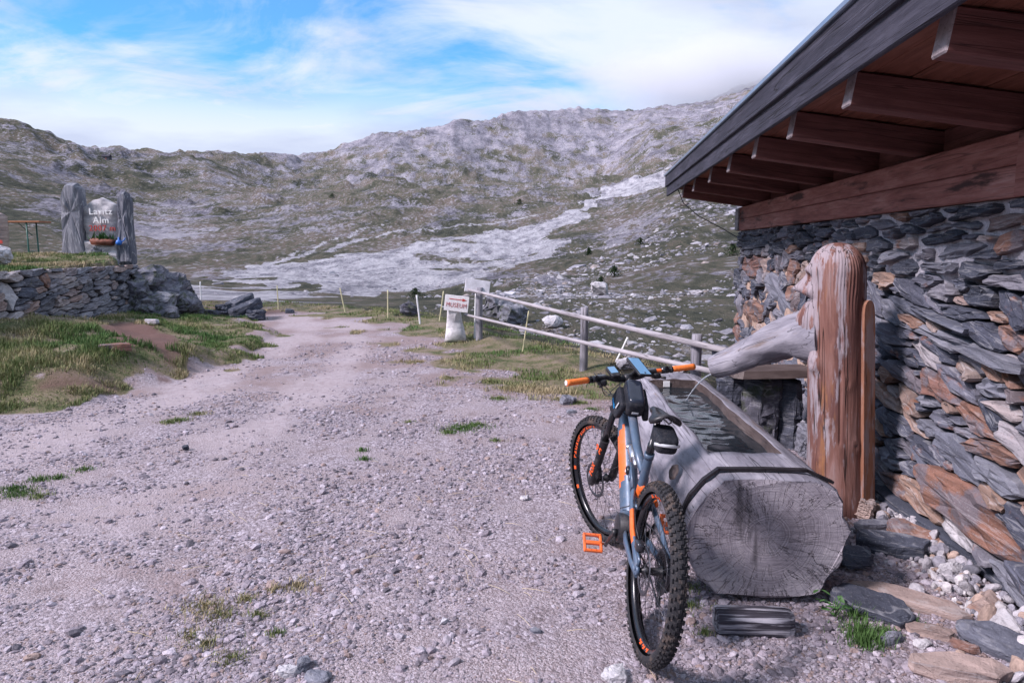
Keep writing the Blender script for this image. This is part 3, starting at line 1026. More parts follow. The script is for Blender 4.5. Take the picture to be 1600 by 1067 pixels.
def pack(fixed, bounds, kinds, r_, tries=6000, sep=1.12, big_first=True):
    """throw stones of falling size into the wall face"""
    S = [list(f[:5]) for f in fixed]
    T = [f[5] if len(f) > 5 else None for f in fixed]
    u0, u1, v0, v1 = bounds
    for t in range(tries):
        k = t / tries
        u, v = r_.uniform(u0, u1), r_.uniform(v0, v1)
        a, b, phi, mt = kinds(u, v, k, r_)
        c = np.array([[u, v]])
        if S:
            A = np.array(S)
            if np.any(seed_dist(A, c)[0] < sep):
                continue
            me_ = np.array([[u, v, a, b, phi]])
            if np.any(seed_dist(me_, A[:, :2])[:, 0] < sep):
                continue
            # half-way point must not be deep in a neighbour
            near = np.argsort(np.hypot(A[:, 0] - u, A[:, 1] - v))[:14]
            mid = (A[near, :2] + c) / 2
            dm = seed_dist(me_, mid)[:, 0]
            dn = np.array([seed_dist(A[j:j + 1], mid[i:i + 1])[0, 0] for i, j in enumerate(near)])
            if np.any(dm + dn < 1.45):
                continue
        S.append([u, v, a, b, phi]); T.append(mt)
    return np.array(S), T


def outlines(S, bounds, gap, r_, tmax=1.55):
    u0, u1, v0, v1 = bounds
    out = []
    for i in range(len(S)):
        u, v, a, b, phi = S[i]
        K = int(np.clip(9 + a * 42, 10, 22))
        th = np.arange(K) * 2 * math.pi / K + r_.uniform(-.12, .12, K)
        near = [j for j in np.argsort(np.hypot(S[:, 0] - u, S[:, 1] - v))[1:26]]
        ts = np.linspace(0.15, tmax, 44)
        x = a * ts[None, :] * np.cos(th)[:, None]; y = b * ts[None, :] * np.sin(th)[:, None]
        P = np.stack([u + x * math.cos(phi) - y * math.sin(phi), v + x * math.sin(phi) + y * math.cos(phi)], -1)
        W = P + 0.012 * np.stack([vnoise(P[..., 0] * 14, P[..., 1] * 14, 3), vnoise(P[..., 0] * 14, P[..., 1] * 14, 5)], -1)
        dm = seed_dist(S[near], W).min(-1) if len(near) else np.full(P.shape[:2], 9.0)
        bad = (dm < ts[None, :]) | (P[..., 0] < u0) | (P[..., 0] > u1) | (P[..., 1] < v0) | (P[..., 1] > v1)
        first = np.where(bad.any(1), bad.argmax(1), len(ts) - 1)
        t = ts[np.maximum(first - 1, 0)]
        lx, ly = a * t * np.cos(th), b * t * np.sin(th)
        rr = np.hypot(lx, ly)
        g = gap(u, v) if callable(gap) else gap
        sc = np.clip((rr - g) / rr, .25, 1) * (1 + r_.uniform(-.05, .03, K))
        out.append(np.stack([lx * sc, ly * sc], 1))
    return out


def stone_mesh(pts, out_h, r_, back=-0.10, step=0.012, tilt=0.10):
    """local x along the bed, z across it, y out of the wall"""
    K = len(pts)
    ext = np.abs(pts).max(0)
    tx, tz = r_.normal(0, tilt), r_.normal(0, tilt * 1.4)
    sd = int(r_.integers(0, 9999))
    rings = [(0.90, back), (1.0, None), (0.86, None), (0.50, None)]
    vs_ = []
    for k, (sc, yy) in enumerate(rings):
        q = pts * sc
        if yy is None:
            nz = fbm(q[:, 0] + sd, q[:, 1] - sd, 0.09, 3, 7)
            ter = np.floor((q[:, 1] + 0.25 * q[:, 0] * vnoise(np.array([sd * .1]), np.array([.5]))[0]) / 0.022 + vnoise(q[:, 0] * 9 + sd, q[:, 1] * 9))
            yv = out_h + tx * q[:, 0] + tz * q[:, 1] + 0.020 * nz + step * 0.35 * (ter % 3 - 1)
            yv = yv - (0.022 if k == 1 else 0.0) * r_.uniform(.2, 1.6, K)
        else:
            yv = np.full(K, yy)
        vs_ += [(q[i, 0], yv[i], q[i, 1]) for i in range(K)]
    vs_.append((0.0, out_h + 0.012 * r_.normal(), 0.0))
    fs = []
    for k in range(3):
        for i in range(K):
            j = (i + 1) % K
            a_, b_, c_, d_ = k * K + i, k * K + j, (k + 1) * K + j, (k + 1) * K + i
            if k == 0:
                fs.append((a_, b_, c_, d_))
            elif r_.random() < .5:
                fs += [(a_, b_, c_), (a_, c_, d_)]
            else:
                fs += [(a_, b_, d_), (b_, c_, d_)]
    for i in range(K):
        fs.append((3 * K + i, 3 * K + (i + 1) % K, 4 * K))
    return vs_, fs


def lay_stones(fr, S, T, bounds, gap, parent, r_, out_h, name='stone', limit=300, mat='slate', rest_name='small_stone', view=None):
    O = outlines(S, bounds, gap, r_)
    area = np.array([abs(np.sum(p[:, 0] * np.roll(p[:, 1], -1) - np.roll(p[:, 0], -1) * p[:, 1])) / 2 for p in O])
    W = np.array([fr.p(s[0], s[1]) for s in S])
    px, py = project_np(W[:, 0], W[:, 1], W[:, 2])
    score = area / np.maximum(W[:, 1], 1) ** 2 * np.where((px > -20) & (px < 1640) & (W[:, 1] > 1), 1.0, 1e-3)
    score[np.array([t is not None for t in T])] += 1
    order = np.argsort(-score)
    rest = MB()
    for rank, i in enumerate(order):
        if area[i] < 2.5e-4:
            continue
        B, sgn = fr.basis(S[i][4])
        vs_, fs = stone_mesh(O[i], out_h(S[i][0], S[i][1], r_), r_)
        if sgn < 0:
            vs_ = [(x, -y, z) for x, y, z in vs_]
        loc = fr.p(S[i][0], S[i][1])
        if rank < limit:
            mb = MB().add(vs_, fs)
            o = mb.build(name, MATS[T[i] or mat], parent)
            M = B.to_4x4(); M.translation = loc
            o.matrix_local = M
        else:
            rest.add([loc + B @ Vector(v) for v in vs_], fs)
    if rest.v:
        o = rest.build(rest_name, MATS[mat], parent)
        o['kind'] = 'stuff'
    return O


def mortar_core(fr, bounds, depth, col, du=0.05, thick=0.45, name='wall', parent=None, top=True):
    """wall body: a rough front face over a solid core"""
    u0, u1, v0, v1 = bounds
    nu, nv = int((u1 - u0) / du) + 1, int((v1 - v0) / du) + 1
    U, V = np.meshgrid(np.linspace(u0, u1, nu), np.linspace(v0, v1, nv))
    D = depth(U, V) + 0.012 * fbm(U, V, .12, 3, 9)
    vs_ = [fr.p(u, v, d) for u, v, d in zip(U.ravel(), V.ravel(), D.ravel())]
    fs = [(j * nu + i, j * nu + i + 1, (j + 1) * nu + i + 1, (j + 1) * nu + i) for j in range(nv - 1) for i in range(nu - 1)]
    nb = len(vs_)
    vs_ += [fr.p(u0, v0, -thick), fr.p(u1, v0, -thick), fr.p(u1, v1, -thick), fr.p(u0, v1, -thick)]
    bot = [i for i in range(nu)]; tp = [(nv - 1) * nu + i for i in range(nu)]
    lf = [j * nu for j in range(nv)]; rt = [j * nu + nu - 1 for j in range(nv)]
    fs += [tuple(bot[::-1] + [nb, nb + 1]), tuple(tp + [nb + 2, nb + 3]), tuple(lf + [nb + 3, nb]), tuple(rt[::-1] + [nb + 1, nb + 2]),
           (nb + 3, nb + 2, nb + 1, nb)]
    mb = MB().add(vs_, fs, 0, False)
    o = mb.build(name, MATS['mortar'], parent)
    a_ = o.data.color_attributes.new('col', 'FLOAT_COLOR', 'POINT')
    C = np.concatenate([col(U.ravel(), V.ravel()), np.tile([[.2, .18, .19]], (4, 1))], 0)
    a_.data.foreach_set('color', np.concatenate([C, np.ones((len(C), 1))], 1).astype(np.float32).ravel())
    return o


def mortar_mat():
    m, nt, b = new_mat('mortar', 0.95, 0.1)
    at_ = node(nt, 'ShaderNodeAttribute', attribute_name='col')
    P = obj_vec(nt, shift=False)
    n = noise_n(nt, P, 60, 6, .7)
    n2 = noise_n(nt, P, 9, 4, .6)
    c = mixc(nt, 1.0, at_.outputs['Color'], ramp(nt, n, [(.3, (.6, .6, .6)), (.7, (1.2, 1.2, 1.2))]), 'MULTIPLY')
    c = mixc(nt, map_range(nt, n2, .55, .7, 0, .5), c, (.2, .17, .17))
    nt.links.new(c, b.inputs['Base Color'])
    set_bump(nt, b, math_n(nt, 'ADD', n, n2), .8, .012)
    return m


mortar_mat()
WA = R(6.03)
UX, UY = math.sin(WA), math.cos(WA)
hut_fr = Frame((2.07, 0, 0), (UX, UY, 0), (-UY, UX, 0))
WALL_H, U0, U1 = 1.935, 0.4, 9.70

hut = empty('stone_hut', hut_fr.p(5, 0, -1.5), 'dark schist stone hut with wide timber eave on the right', 'hut')
hut_inv = Matrix.Translation(-hut.location)


def hut_part(mb, name, mat, parent=None):
    """parts are given in world coordinates; the hut's empty sits at its base"""
    o = mb.build(name, mat, parent or hut)
    if parent is None:
        o.data.transform(hut_inv)
    return o


class HutFrame(Frame):
    pass


fr_l = HutFrame(hut_fr.O - hut.location, hut_fr.U, hut_fr.N)       # the same face in the hut's own space


def seg_stone(x1, y1, x2, y2, b, mat):
    a0 = hut_fr.uv(x1, y1); a1 = hut_fr.uv(x2, y2)
    du, dv = a1[0] - a0[0], a1[1] - a0[1]
    if du < 0:
        du, dv = -du, -dv
    return [(a0[0] + a1[0]) / 2, (a0[1] + a1[1]) / 2, math.hypot(du, dv) / 2, b, math.atan2(dv, du), mat]


fixed = [seg_stone(1448, 735, 1600, 875, .135, 'rust_slab'), seg_stone(1385, 765, 1590, 940, .045, 'dark_slab'),
         seg_stone(1425, 512, 1570, 562, .05, 'grey_slab'), seg_stone(1372, 462, 1495, 505, .045, 'grey_slab'),
         seg_stone(1520, 720, 1600, 775, .06, 'grey_slab'), seg_stone(1525, 690, 1600, 725, .05, 'rust_slab'),
         seg_stone(1470, 485, 1555, 500, .035, 'dark_slab'), seg_stone(1395, 745, 1430, 785, .06, 'rust_slab'),
         seg_stone(1490, 340, 1578, 322, .042, 'dark_slab'), seg_stone(1428, 350, 1480, 340, .045, 'dark_slab'),
         seg_stone(1560, 385, 1620, 372, .075, 'rust_slab'), seg_stone(1435, 378, 1515, 362, .036, 'dark_slab'),
         seg_stone(1465, 398, 1545, 385, .045, 'grey_slab'), seg_stone(1552, 418, 1620, 410, .04, 'dark_slab'),
         seg_stone(1340, 368, 1375, 360, .06, 'dark_slab'), seg_stone(1378, 402, 1425, 398, .05, 'grey_slab'),
         seg_stone(1445, 420, 1505, 418, .04, 'grey_slab'), seg_stone(1560, 520, 1612, 535, .07, 'rust_slab'),
         seg_stone(1365, 705, 1415, 728, .06, 'grey_slab'), seg_stone(1430, 660, 1480, 680, .05, 'grey_slab'),
         seg_stone(1367, 600, 1410, 640, .06, 'tan_rock'), seg_stone(1520, 600, 1580, 615, .06, 'grey_slab'),
         seg_stone(1203, 428, 1236, 500, .16, 'grey_slab'), seg_stone(1158, 492, 1190, 488, .19, 'rust_slab'),
         seg_stone(1163, 416, 1190, 416, .13, 'rust_slab'), seg_stone(1228, 420, 1250, 424, .14, 'rust_slab'),
         seg_stone(1160, 380, 1200, 378, .10, 'dark_slab'), seg_stone(1205, 385, 1228, 390, .09, 'dark_slab'),
         seg_stone(1158, 520, 1175, 525, .10, 'slate'), seg_stone(1230, 570, 1262, 590, .16, 'grey_slab'),
         seg_stone(1165, 446, 1195, 452, .09, 'dark_slab'), seg_stone(1230, 640, 1262, 660, .12, 'pale_rock'),
         seg_stone(1240, 375, 1275, 372, .09, 'dark_slab')]


def hut_kind(u, v, k, r_):
    big = (1 - k) ** 1.5
    if v > (1.42 if u < 6.2 else 1.60):
        a = r_.uniform(.06, .10) + .12 * big
        return a, a * r_.uniform(.24, .42), r_.normal(.02, .05), None if r_.random() < .6 else 'dark_slab'
    if u > 6.2:
        a = r_.uniform(.035, .07) + .12 * big
        m = r_.random()
        return a, a * r_.uniform(.45, .85), r_.normal(.15, .5), None if m < .62 else ('rust_slab' if m < .8 else 'dark_slab' if m < .9 else 'tan_rock')
    a = r_.uniform(.04, .085) + .17 * big
    m = r_.random()
    return a, a * r_.uniform(.20, .40), r_.normal(.30, .15), None if m < .78 else 'rust_slab' if m < .84 else 'tan_rock' if m < .865 else 'pale_rock' if m < .90 else 'grey_slab'


hb = (U0, U1, 0.0, WALL_H - .005)
pk = np.random.default_rng(12)
S_h, T_h = pack(fixed, hb, hut_kind, pk, 9000)
FIX = len(fixed)
is_mortar = lambda u, v: np.where(u < 6.2, sstep(1.36, 1.50, v + .12 * fbm(u, v, .4, 2, 5)), sstep(.3, .5, v * 0 + .45 + .3 * fbm(u, v, .3, 3, 6)))


def hut_depth(U, V):
    return -0.055 + 0.047 * is_mortar(U, V)


def hut_col(U, V):
    m = is_mortar(U, V)[:, None]
    left = sstep(5.9, 6.5, U)[:, None] * sstep(1.66, 1.5, V)[:, None]
    grey = np.array([[.50, .48, .53]]); pink = np.array([[.50, .36, .29]]); dark = np.array([[.055, .05, .055]])
    return dark * (1 - m) + m * (grey * (1 - left) + pink * left)


core = mortar_core(fr_l, (U0, U1, -.15, WALL_H), hut_depth, hut_col, .05, .5, 'wall', hut)
for i_ in range(FIX, len(T_h)):
    pass
sr = np.random.default_rng(5)
T_only = list(T_h)


def hut_out(u, v, r_):
    if u < 6.2 and v > 1.42:
        return r_.uniform(.015, .05)
    if u > 6.2:
        return r_.uniform(.005, .05)
    return r_.uniform(.0, .048)


def hut_gap(u, v):
    if v > 1.42 and u < 6.2:
        return .017
    return .008 if u > 6.2 else .0035


# colours of the thrown stones: keep the material but rank only by size
_T_rank = [t if i < FIX else None for i, t in enumerate(T_h)]


def lay_hut():
    O = outlines(S_h, hb, hut_gap, sr)
    area = np.array([abs(np.sum(p[:, 0] * np.roll(p[:, 1], -1) - np.roll(p[:, 0], -1) * p[:, 1])) / 2 for p in O])
    W = np.array([hut_fr.p(s[0], s[1]) for s in S_h])
    px, _ = project_np(W[:, 0], W[:, 1], W[:, 2])
    score = area / np.maximum(W[:, 1], 1) ** 2 * np.where((px < 1660) & (W[:, 1] > 1), 1.0, 1e-3)
    score[:FIX] += 1
    rest = MB()
    for rank, i in enumerate(np.argsort(-score)):
        if area[i] < 3e-4:
            continue
        u, v = S_h[i][0], S_h[i][1]
        B, sgn = fr_l.basis(S_h[i][4])
        vs_, fs = stone_mesh(O[i], hut_out(u, v, sr) + (.03 if i == 0 else 0), sr, tilt=.06 if v > 1.42 else .09)
        if sgn < 0:
            vs_ = [(x, -y, z) for x, y, z in vs_]
        loc = fr_l.p(u, v)
        if rank < 298:
            o = MB().add(vs_, fs).build('stone', MATS[T_h[i] or 'slate'], core)
            M = B.to_4x4(); M.translation = loc
            o.matrix_local = M
        else:
            rest.add([loc + B @ Vector(q) for q in vs_], fs)
    if rest.v:
        rest.build('small_stones', MATS['slate'], core)['kind'] = 'stuff'


lay_hut()

# far side and back of the hut so that it is a closed building
mb = MB()
for u_, w_ in ((U1 - .22, 3.6), (U0 + .2, 3.6)):
    c = hut_fr.p(u_, .9, -.5 - w_ / 2)
    mb.box(c, (w_, .4, 2.0), Matrix.Rotation(-WA, 3, 'Z'))
mb.box(hut_fr.p((U0 + U1) / 2, .75, -4.0), (.4, U1 - U0 - .9, 1.7), Matrix.Rotation(-WA, 3, 'Z'))
o = hut_part(mb, 'rear_wall', MATS['grey_slab'])

# ------------------------------------------------------------------ timber of the eave
RZ = Matrix.Rotation(-WA, 3, 'Z')                    # local Y along the wall
GRAIN = Matrix.Rotation(math.pi / 2 - WA, 3, 'Z')    # local X along the wall
wood('beam_wood', [(.3, (.13, .05, .044)), (.46, (.24, .095, .08)), (.6, (.33, .155, .135)), (.72, (.42, .25, .23))], bump=.35, stain=(.56, (.06, .03, .028)))
wood('rafter_wood', [(.3, (.075, .032, .030)), (.5, (.145, .060, .055)), (.7, (.24, .11, .10))], bump=.3)
wood('soffit_wood', [(.3, (.10, .034, .024)), (.5, (.175, .064, .042)), (.7, (.25, .105, .075))], bump=.3)
wood('fascia_wood', [(.3, (.022, .021, .030)), (.5, (.044, .042, .058)), (.68, (.08, .077, .102)), (.8, (.14, .135, .165))], bump=.45, crack=.7)
wood('grey_wood', [(.3, (.16, .15, .17)), (.46, (.27, .255, .285)), (.6, (.37, .35, .385)), (.75, (.47, .45, .48))], bump=.5, crack=.8)
wood('end_wood', [(.3, (.18, .145, .15)), (.5, (.29, .245, .255)), (.7, (.40, .35, .365))], grain=(18, 18, 18), bump=.3, crack=.3)
plain('sheet_metal', (.30, .36, .46), .38, 0.7, var=.1, scale=8)
plain('black_cable', (.02, .02, .024), .5)


def timber(name, c, size, mat, parent=hut, R3=None, ch=.006, sag=0.0, seed=0):
    """a plank or beam with local X along its length, slightly worn edges"""
    mb = MB().box((0, 0, 0), size, None, 0, ch)
    me = mb.mesh(name)
    o = link(name, me, mat, parent)
    M = (R3 or GRAIN).to_4x4()
    M.translation = Vector(c) - (parent.location if parent is hut else Vector())
    o.matrix_local = M
    return o


LEN = U1 - U0 + .35
UM = (U0 + U1) / 2 + .02
b_lo = timber('wall_plate', hut_fr.p(UM, 1.935 + .078, -.08), (LEN - .28, .24, .150), MATS['beam_wood'])
b_up = timber('wall_plate', hut_fr.p(UM, 2.09 + .080, -.085), (LEN - .31, .24, .155), MATS['beam_wood'])
timber('joint_board', hut_fr.p(3.34, 2.085, .052), (.12, .018, .30), MATS['beam_wood'])
timber('corner_block', hut_fr.p(9.66, 2.09, .05), (.17, .03, .29), MATS['grey_wood'])
SL = math.atan(.12 / .77)                 # the eave rises outward
OUT0 = .79
for k, u_ in enumerate([.70, 1.62, 2.60, 3.53, 4.52, 5.49, 6.48, 7.49, 8.62, 9.62]):
    L_ = 1.55
    # local X points outward along the rafter and up with the roof
    X = (hut_fr.N * math.cos(SL) + Vector((0, 0, 1)) * math.sin(SL))
    Y = hut_fr.U
    Z = X.cross(Y)
    if Z.z < 0:
        Y = -Y; Z = X.cross(Y)
    M3 = Matrix((X, Y, Z)).transposed()
    tip = hut_fr.p(u_, 2.385 + .08, OUT0)
    c = tip - X * (L_ / 2)
    mb = MB().box((0, 0, 0), (L_, .115, .16), None, 0, .007)
    for q, f in enumerate(mb.f):
        if all(mb.v[i][0] > L_ / 2 - .01 for i in f):
            mb.mi[q] = 1
    o = link('rafter', mb.mesh('rafter'), [MATS['rafter_wood'], MATS['end_wood']], hut)
    M = M3.to_4x4(); M.translation = c - hut.location
    o.matrix_local = M
# blocking boards between the rafters above the wall plate
timber('blocking_board', hut_fr.p(UM, 2.33, -.12), (LEN - .4, .03, .17), MATS['rafter_wood'])
# roof boarding seen from below, each board runs along the eave
Xo = (hut_fr.N * math.cos(SL) + Vector((0, 0, 1)) * math.sin(SL))
Zo = Vector((0, 0, 1)) * math.cos(SL) - hut_fr.N * math.sin(SL)
Mroof = Matrix((hut_fr.U, Xo if hut_fr.U.cross(Xo).dot(Zo) > 0 else -Xo, Zo)).transposed()
eave = hut_fr.p(UM, 2.385 + .163, OUT0)
w_b = .175
for k in range(9):
    c = eave + Xo * (.075 - w_b * (k + .5)) + Zo * (.016 + .004 * (k % 2))
    o = timber('roof_board', c, (LEN + .85, w_b - .006, .024), MATS['soffit_wood'], hut, Mroof, .003)
# roof skin
o = timber('roof_sheet', eave + Xo * (.13 - 2.6) + Zo * .085, (LEN + .95, 5.2, .03), MATS['sheet_metal'], hut, Mroof, .004)
# fascia: two boards, the upper one stands proud, and a metal drip edge
UF, LF = UM + .37, LEN + .95
timber('fascia_board', hut_fr.p(UF, 2.562, .868), (LF, .03, .165), MATS['fascia_wood'])
timber('fascia_board', hut_fr.p(UF, 2.693, .892), (LF + .01, .03, .150), MATS['fascia_wood'])
timber('drip_edge', hut_fr.p(UF, 2.786, .902), (LF + .02, .05, .036), MATS['sheet_metal'])
# cable from the eave to the corner of the hut
pc = [at(1054, 264, 10.6), at(1057, 290, 10.4), at(1068, 318, 10.2), at(1092, 338, 10.0), at(1130, 358, 9.85), at(1152, 371, 9.75), at(1160, 384, 9.62),
      at(1157, 430, 9.60), at(1153, 480, 9.60), at(1150, 540, 9.60), at(1148, 570, 9.6)]
mb = MB().tube([Vector(p) - hut.location for p in pc], .0065, 6)
mb.build('cable', MATS['black_cable'], hut)

# ================================================================== LOG TROUGH
def baked(o):
    """mesh with modifiers applied"""
    dg = bpy.context.evaluated_depsgraph_get()
    me = bpy.data.meshes.new_from_object(o.evaluated_get(dg))
    o.modifiers.clear()
    old = o.data
    o.data = me
    bpy.data.meshes.remove(old)
    return o


def end_grain_mat():
    m, nt, b = new_mat('log_end', 0.85, 0.15)
    P = node(nt, 'ShaderNodeTexCoord').outputs['Object']
    sp = node(nt, 'ShaderNodeSeparateXYZ', {0: P})
    w = noise_n(nt, P, 5.0, 4.0, .6)
    dy = math_n(nt, 'ADD', sp.outputs[1], math_n(nt, 'MULTIPLY', math_n(nt, 'SUBTRACT', w, .5), .07))
    dz = math_n(nt, 'ADD', math_n(nt, 'SUBTRACT', sp.outputs[2], .33), math_n(nt, 'MULTIPLY', math_n(nt, 'SUBTRACT', w, .5), -.05))
    rr = math_n(nt, 'SQRT', math_n(nt, 'ADD', math_n(nt, 'MULTIPLY', dy, dy), math_n(nt, 'MULTIPLY', dz, dz)))
    ang = math_n(nt, 'ARCTAN2', dz, dy)
    rings = node(nt, 'ShaderNodeTexNoise', {'W': math_n(nt, 'MULTIPLY', rr, 150.0), 'Scale': 1.0, 'Detail': 2.0}, noise_dimensions='1D').outputs[0]
    blot = noise_n(nt, P, 3.5, 6.0, .65)
    c = ramp(nt, math_n(nt, 'ADD', math_n(nt, 'MULTIPLY', rings, .24), math_n(nt, 'MULTIPLY', blot, .76)),
             [(.34, (.15, .135, .155)), (.47, (.28, .255, .285)), (.56, (.38, .35, .38)), (.68, (.46, .42, .44))])
    cv = node(nt, 'ShaderNodeCombineXYZ', {0: math_n(nt, 'MULTIPLY', ang, 2.6), 1: math_n(nt, 'MULTIPLY', rr, 2.2), 2: 0.0}).outputs[0]
    ck = ramp(nt, noise_n(nt, cv, 1.6, 4.0, .6, .4), [(.490, 0), (.498, 1), (.502, 1), (.510, 0)])
    ck2 = ramp(nt, noise_n(nt, node(nt, 'ShaderNodeMapping', {'Vector': cv, 'Location': (3.1, 1.7, 0), 'Scale': (1.9, .8, 1)}).outputs[0], 1.6, 2.0, .5), [(.488, 0), (.498, 1), (.502, 1), (.512, 0)])
    ck = math_n(nt, 'MAXIMUM', ck, math_n(nt, 'MULTIPLY', ck2, .45))
    ck = math_n(nt, 'MULTIPLY', ck, map_range(nt, noise_n(nt, P, 7.0, 2.0), .36, .50))
    c = mixc(nt, math_n(nt, 'MULTIPLY', ck, .65), c, (.03, .026, .03))
    saw = noise_n(nt, node(nt, 'ShaderNodeMapping', {'Vector': P, 'Rotation': (R(28), 0, 0), 'Scale': (1, 3, 90)}).outputs[0], 1.0, 3.0, .6)
    c = mixc(nt, map_range(nt, saw, .55, .7, 0, .3), c, (.09, .08, .09))
    seep = noise_n(nt, node(nt, 'ShaderNodeMapping', {'Vector': P, 'Location': (0, .3, 0), 'Scale': (1, 9, 1.6)}).outputs[0], 1.0, 4.0, .6)
    c = mixc(nt, map_range(nt, seep, .57, .70, 0, .7), c, (.04, .036, .042))
    nt.links.new(c, b.inputs['Base Color'])
    h = math_n(nt, 'SUBTRACT', math_n(nt, 'ADD', math_n(nt, 'MULTIPLY', rings, .2), math_n(nt, 'ADD', math_n(nt, 'MULTIPLY', saw, .4), blot)), math_n(nt, 'MULTIPLY', ck, 2.0))
    set_bump(nt, b, h, .6, .012)
    return m


end_grain_mat()
wood('log_wood', [(.3, (.11, .105, .125)), (.45, (.215, .205, .24)), (.58, (.32, .305, .345)), (.75, (.45, .43, .465))], grain=(3, 12, 12), bump=.55, crack=.6,
     stain=(.6, (.20, .16, .15)))
wood('wet_wood', [(.3, (.05, .035, .032)), (.5, (.10, .075, .07)), (.7, (.19, .15, .14))], grain=(4, 14, 14), bump=.4, rough=.5)
plain('strap_iron', (.035, .03, .034), .55, .6, var=.4, scale=20)

TX = Vector((.047, 1, 0)).normalized()
TY = Vector((0, 0, 1)).cross(TX)
T_O = Vector((1.225, 3.22, 0.0))
T_M = Matrix((TX, TY, Vector((0, 0, 1)))).transposed().to_4x4()
T_M.translation = T_O
trough = empty('log_trough', (0, 0, 0), 'hollowed grey log water trough beside the bike', 'trough')
trough.matrix_world = T_M
PROF = [(.221, .612), (.0, .618), (-.20, .612), (-.318, .565), (-.365, .48), (-.392, .357), (-.37, .22), (-.31, .10), (-.242, .022), (.0, .018), (.242, .028),
        (.32, .10), (.364, .175), (.39, .26), (.394, .357), (.375, .43), (.348, .478), (.285, .56)]


def log_profile(s, dense=3):
    pts = []
    n = len(PROF)
    for i in range(n):
        a, b_ = Vector(PROF[i]), Vector(PROF[(i + 1) % n])
        for k in range(dense):
            p = a.lerp(b_, k / dense)
            c = Vector((0, .33))
            d = p - c
            an = math.atan2(d.y, d.x)
            fl = float(fbm(np.array([an * 2.2 + 5]), np.array([s * 1.2]), 1.0, 3, 3)[0])
            rough = float(fbm(np.array([an * 9]), np.array([s * 3.5]), 1.0, 2, 8)[0])
            top = p.y > .595
            k2 = 1 + (0 if top else .022 * fl + .008 * rough)
            q = c + d * k2
            if top:
                q = Vector((p.x, p.y + .006 * rough + .004 * fl))
            pts.append(q)
    return pts


mb = MB()
ss = [0, .012, .05, .12, .22, .35, .5, .7, .9, 1.1, 1.35, 1.6, 1.85, 2.1, 2.3, 2.5, 2.7, 2.82, 2.89, 2.90]
rows = []
for i, s in enumerate(ss):
    sc = .975 if i in (0, len(ss) - 1) else 1.0
    row = []
    for k, p in enumerate(log_profile(s)):
        q = sc
        if i < 4 and p.x < -.22 and p.y < .56:                  # bark bitten away at the right edge
            q *= 1 - (.0, .02, .055, .03)[(k * 7 + 3) % 4] * (1.0, 1.0, .9, .5)[i]
        row.append((s + (.006 * math.sin(k) if i == 0 else 0), p.x * q, .33 + (p.y - .33) * q))
    rows.append(row)
n_ = len(rows[0])
fs = [(i * n_ + k, i * n_ + (k + 1) % n_, (i + 1) * n_ + (k + 1) % n_, (i + 1) * n_ + k) for i in range(len(ss) - 1) for k in range(n_)]
mb.add([v for r_ in rows for v in r_], fs, 0, True)
mb.f.append(tuple(range(n_))); mb.mi.append(1); mb.sm.append(False)
mb.f.append(tuple((len(ss) - 1) * n_ + k for k in reversed(range(n_)))); mb.mi.append(1); mb.sm.append(False)
log = mb.build('log', [MATS['log_wood'], MATS['log_end'], MATS['wet_wood']], trough)
cut = MB()
cx0, cx1 = .43, 2.57
ring = []
for (z, gx, gy) in ((.16, .05, .05), (.40, .01, .012), (.70, 0, 0)):
    row = []
    for k in range(40):
        t = k / 40
        if t < .4:
            x, y = cx0 + (cx1 - cx0) * t / .4, .195
        elif t < .5:
            x, y = cx1, .195 - .39 * (t - .4) / .1
        elif t < .9:
            x, y = cx1 - (cx1 - cx0) * (t - .5) / .4, -.20
        else:
            x, y = cx0, -.20 + .395 * (t - .9) / .1
        y += .010 * math.sin(x * 5.0 + z) + .006 * math.sin(x * 13)
        x += gx * (1 if x < 1.4 else -1)
        y -= gy * (1 if y > 0 else -1)
        row.append((x, y, z))
    ring.append(row)
cut.add([v for r_ in ring for v in r_], [(i * 40 + k, i * 40 + (k + 1) % 40, (i + 1) * 40 + (k + 1) % 40, (i + 1) * 40 + k) for i in range(2) for k in range(40)])
cut.f.append(tuple(reversed(range(40)))); cut.mi.append(0); cut.sm.append(False)
cut.f.append(tuple(80 + k for k in range(40))); cut.mi.append(0); cut.sm.append(False)
cutter = cut.build('cutter', [], trough)
cutter.data.materials.append(MATS['wet_wood'])
md = log.modifiers.new('cut', 'BOOLEAN')
md.object = cutter
md.operation = 'DIFFERENCE'
md.solver = 'EXACT'
md.material_mode = 'TRANSFER'
bpy.context.view_layer.update()
baked(log)
bpy.data.objects.remove(cutter)
# iron strap over the near end and down the left side
sp_ = [(.10, -.325, .572), (.10, -.20, .628), (.10, 0, .632), (.10, .222, .628), (.10, .29, .575), (.10, .355, .495), (.10, .395, .40), (.10, .405, .33), (.10, .392, .24)]
mb = MB().tube(sp_, [(.006, .017)] * len(sp_), 8, True, 0, False, None)
mb = MB()
for (p, q) in zip(sp_[:-1], sp_[1:]):
    p, q = Vector(p), Vector(q)
    t_ = (q - p).normalized(); n3 = Vector((1, 0, 0)).cross(t_)
    if n3.dot(p - Vector((.1, 0, .33))) < 0:
        n3 = -n3
    a_, b_ = .016, .007
    e = t_ * .004
    vv = [P_ + Vector((sx * a_, 0, 0)) + n3 * (b_ * sn) for P_ in (p - e, q + e) for sx, sn in ((-1, -1), (1, -1), (1, 1), (-1, 1))]
    mb.add(vv, [(0, 1, 2, 3), (7, 6, 5, 4), (0, 4, 5, 1), (1, 5, 6, 2), (2, 6, 7, 3), (3, 7, 4, 0)])
mb.build('iron_strap', MATS['strap_iron'], trough)
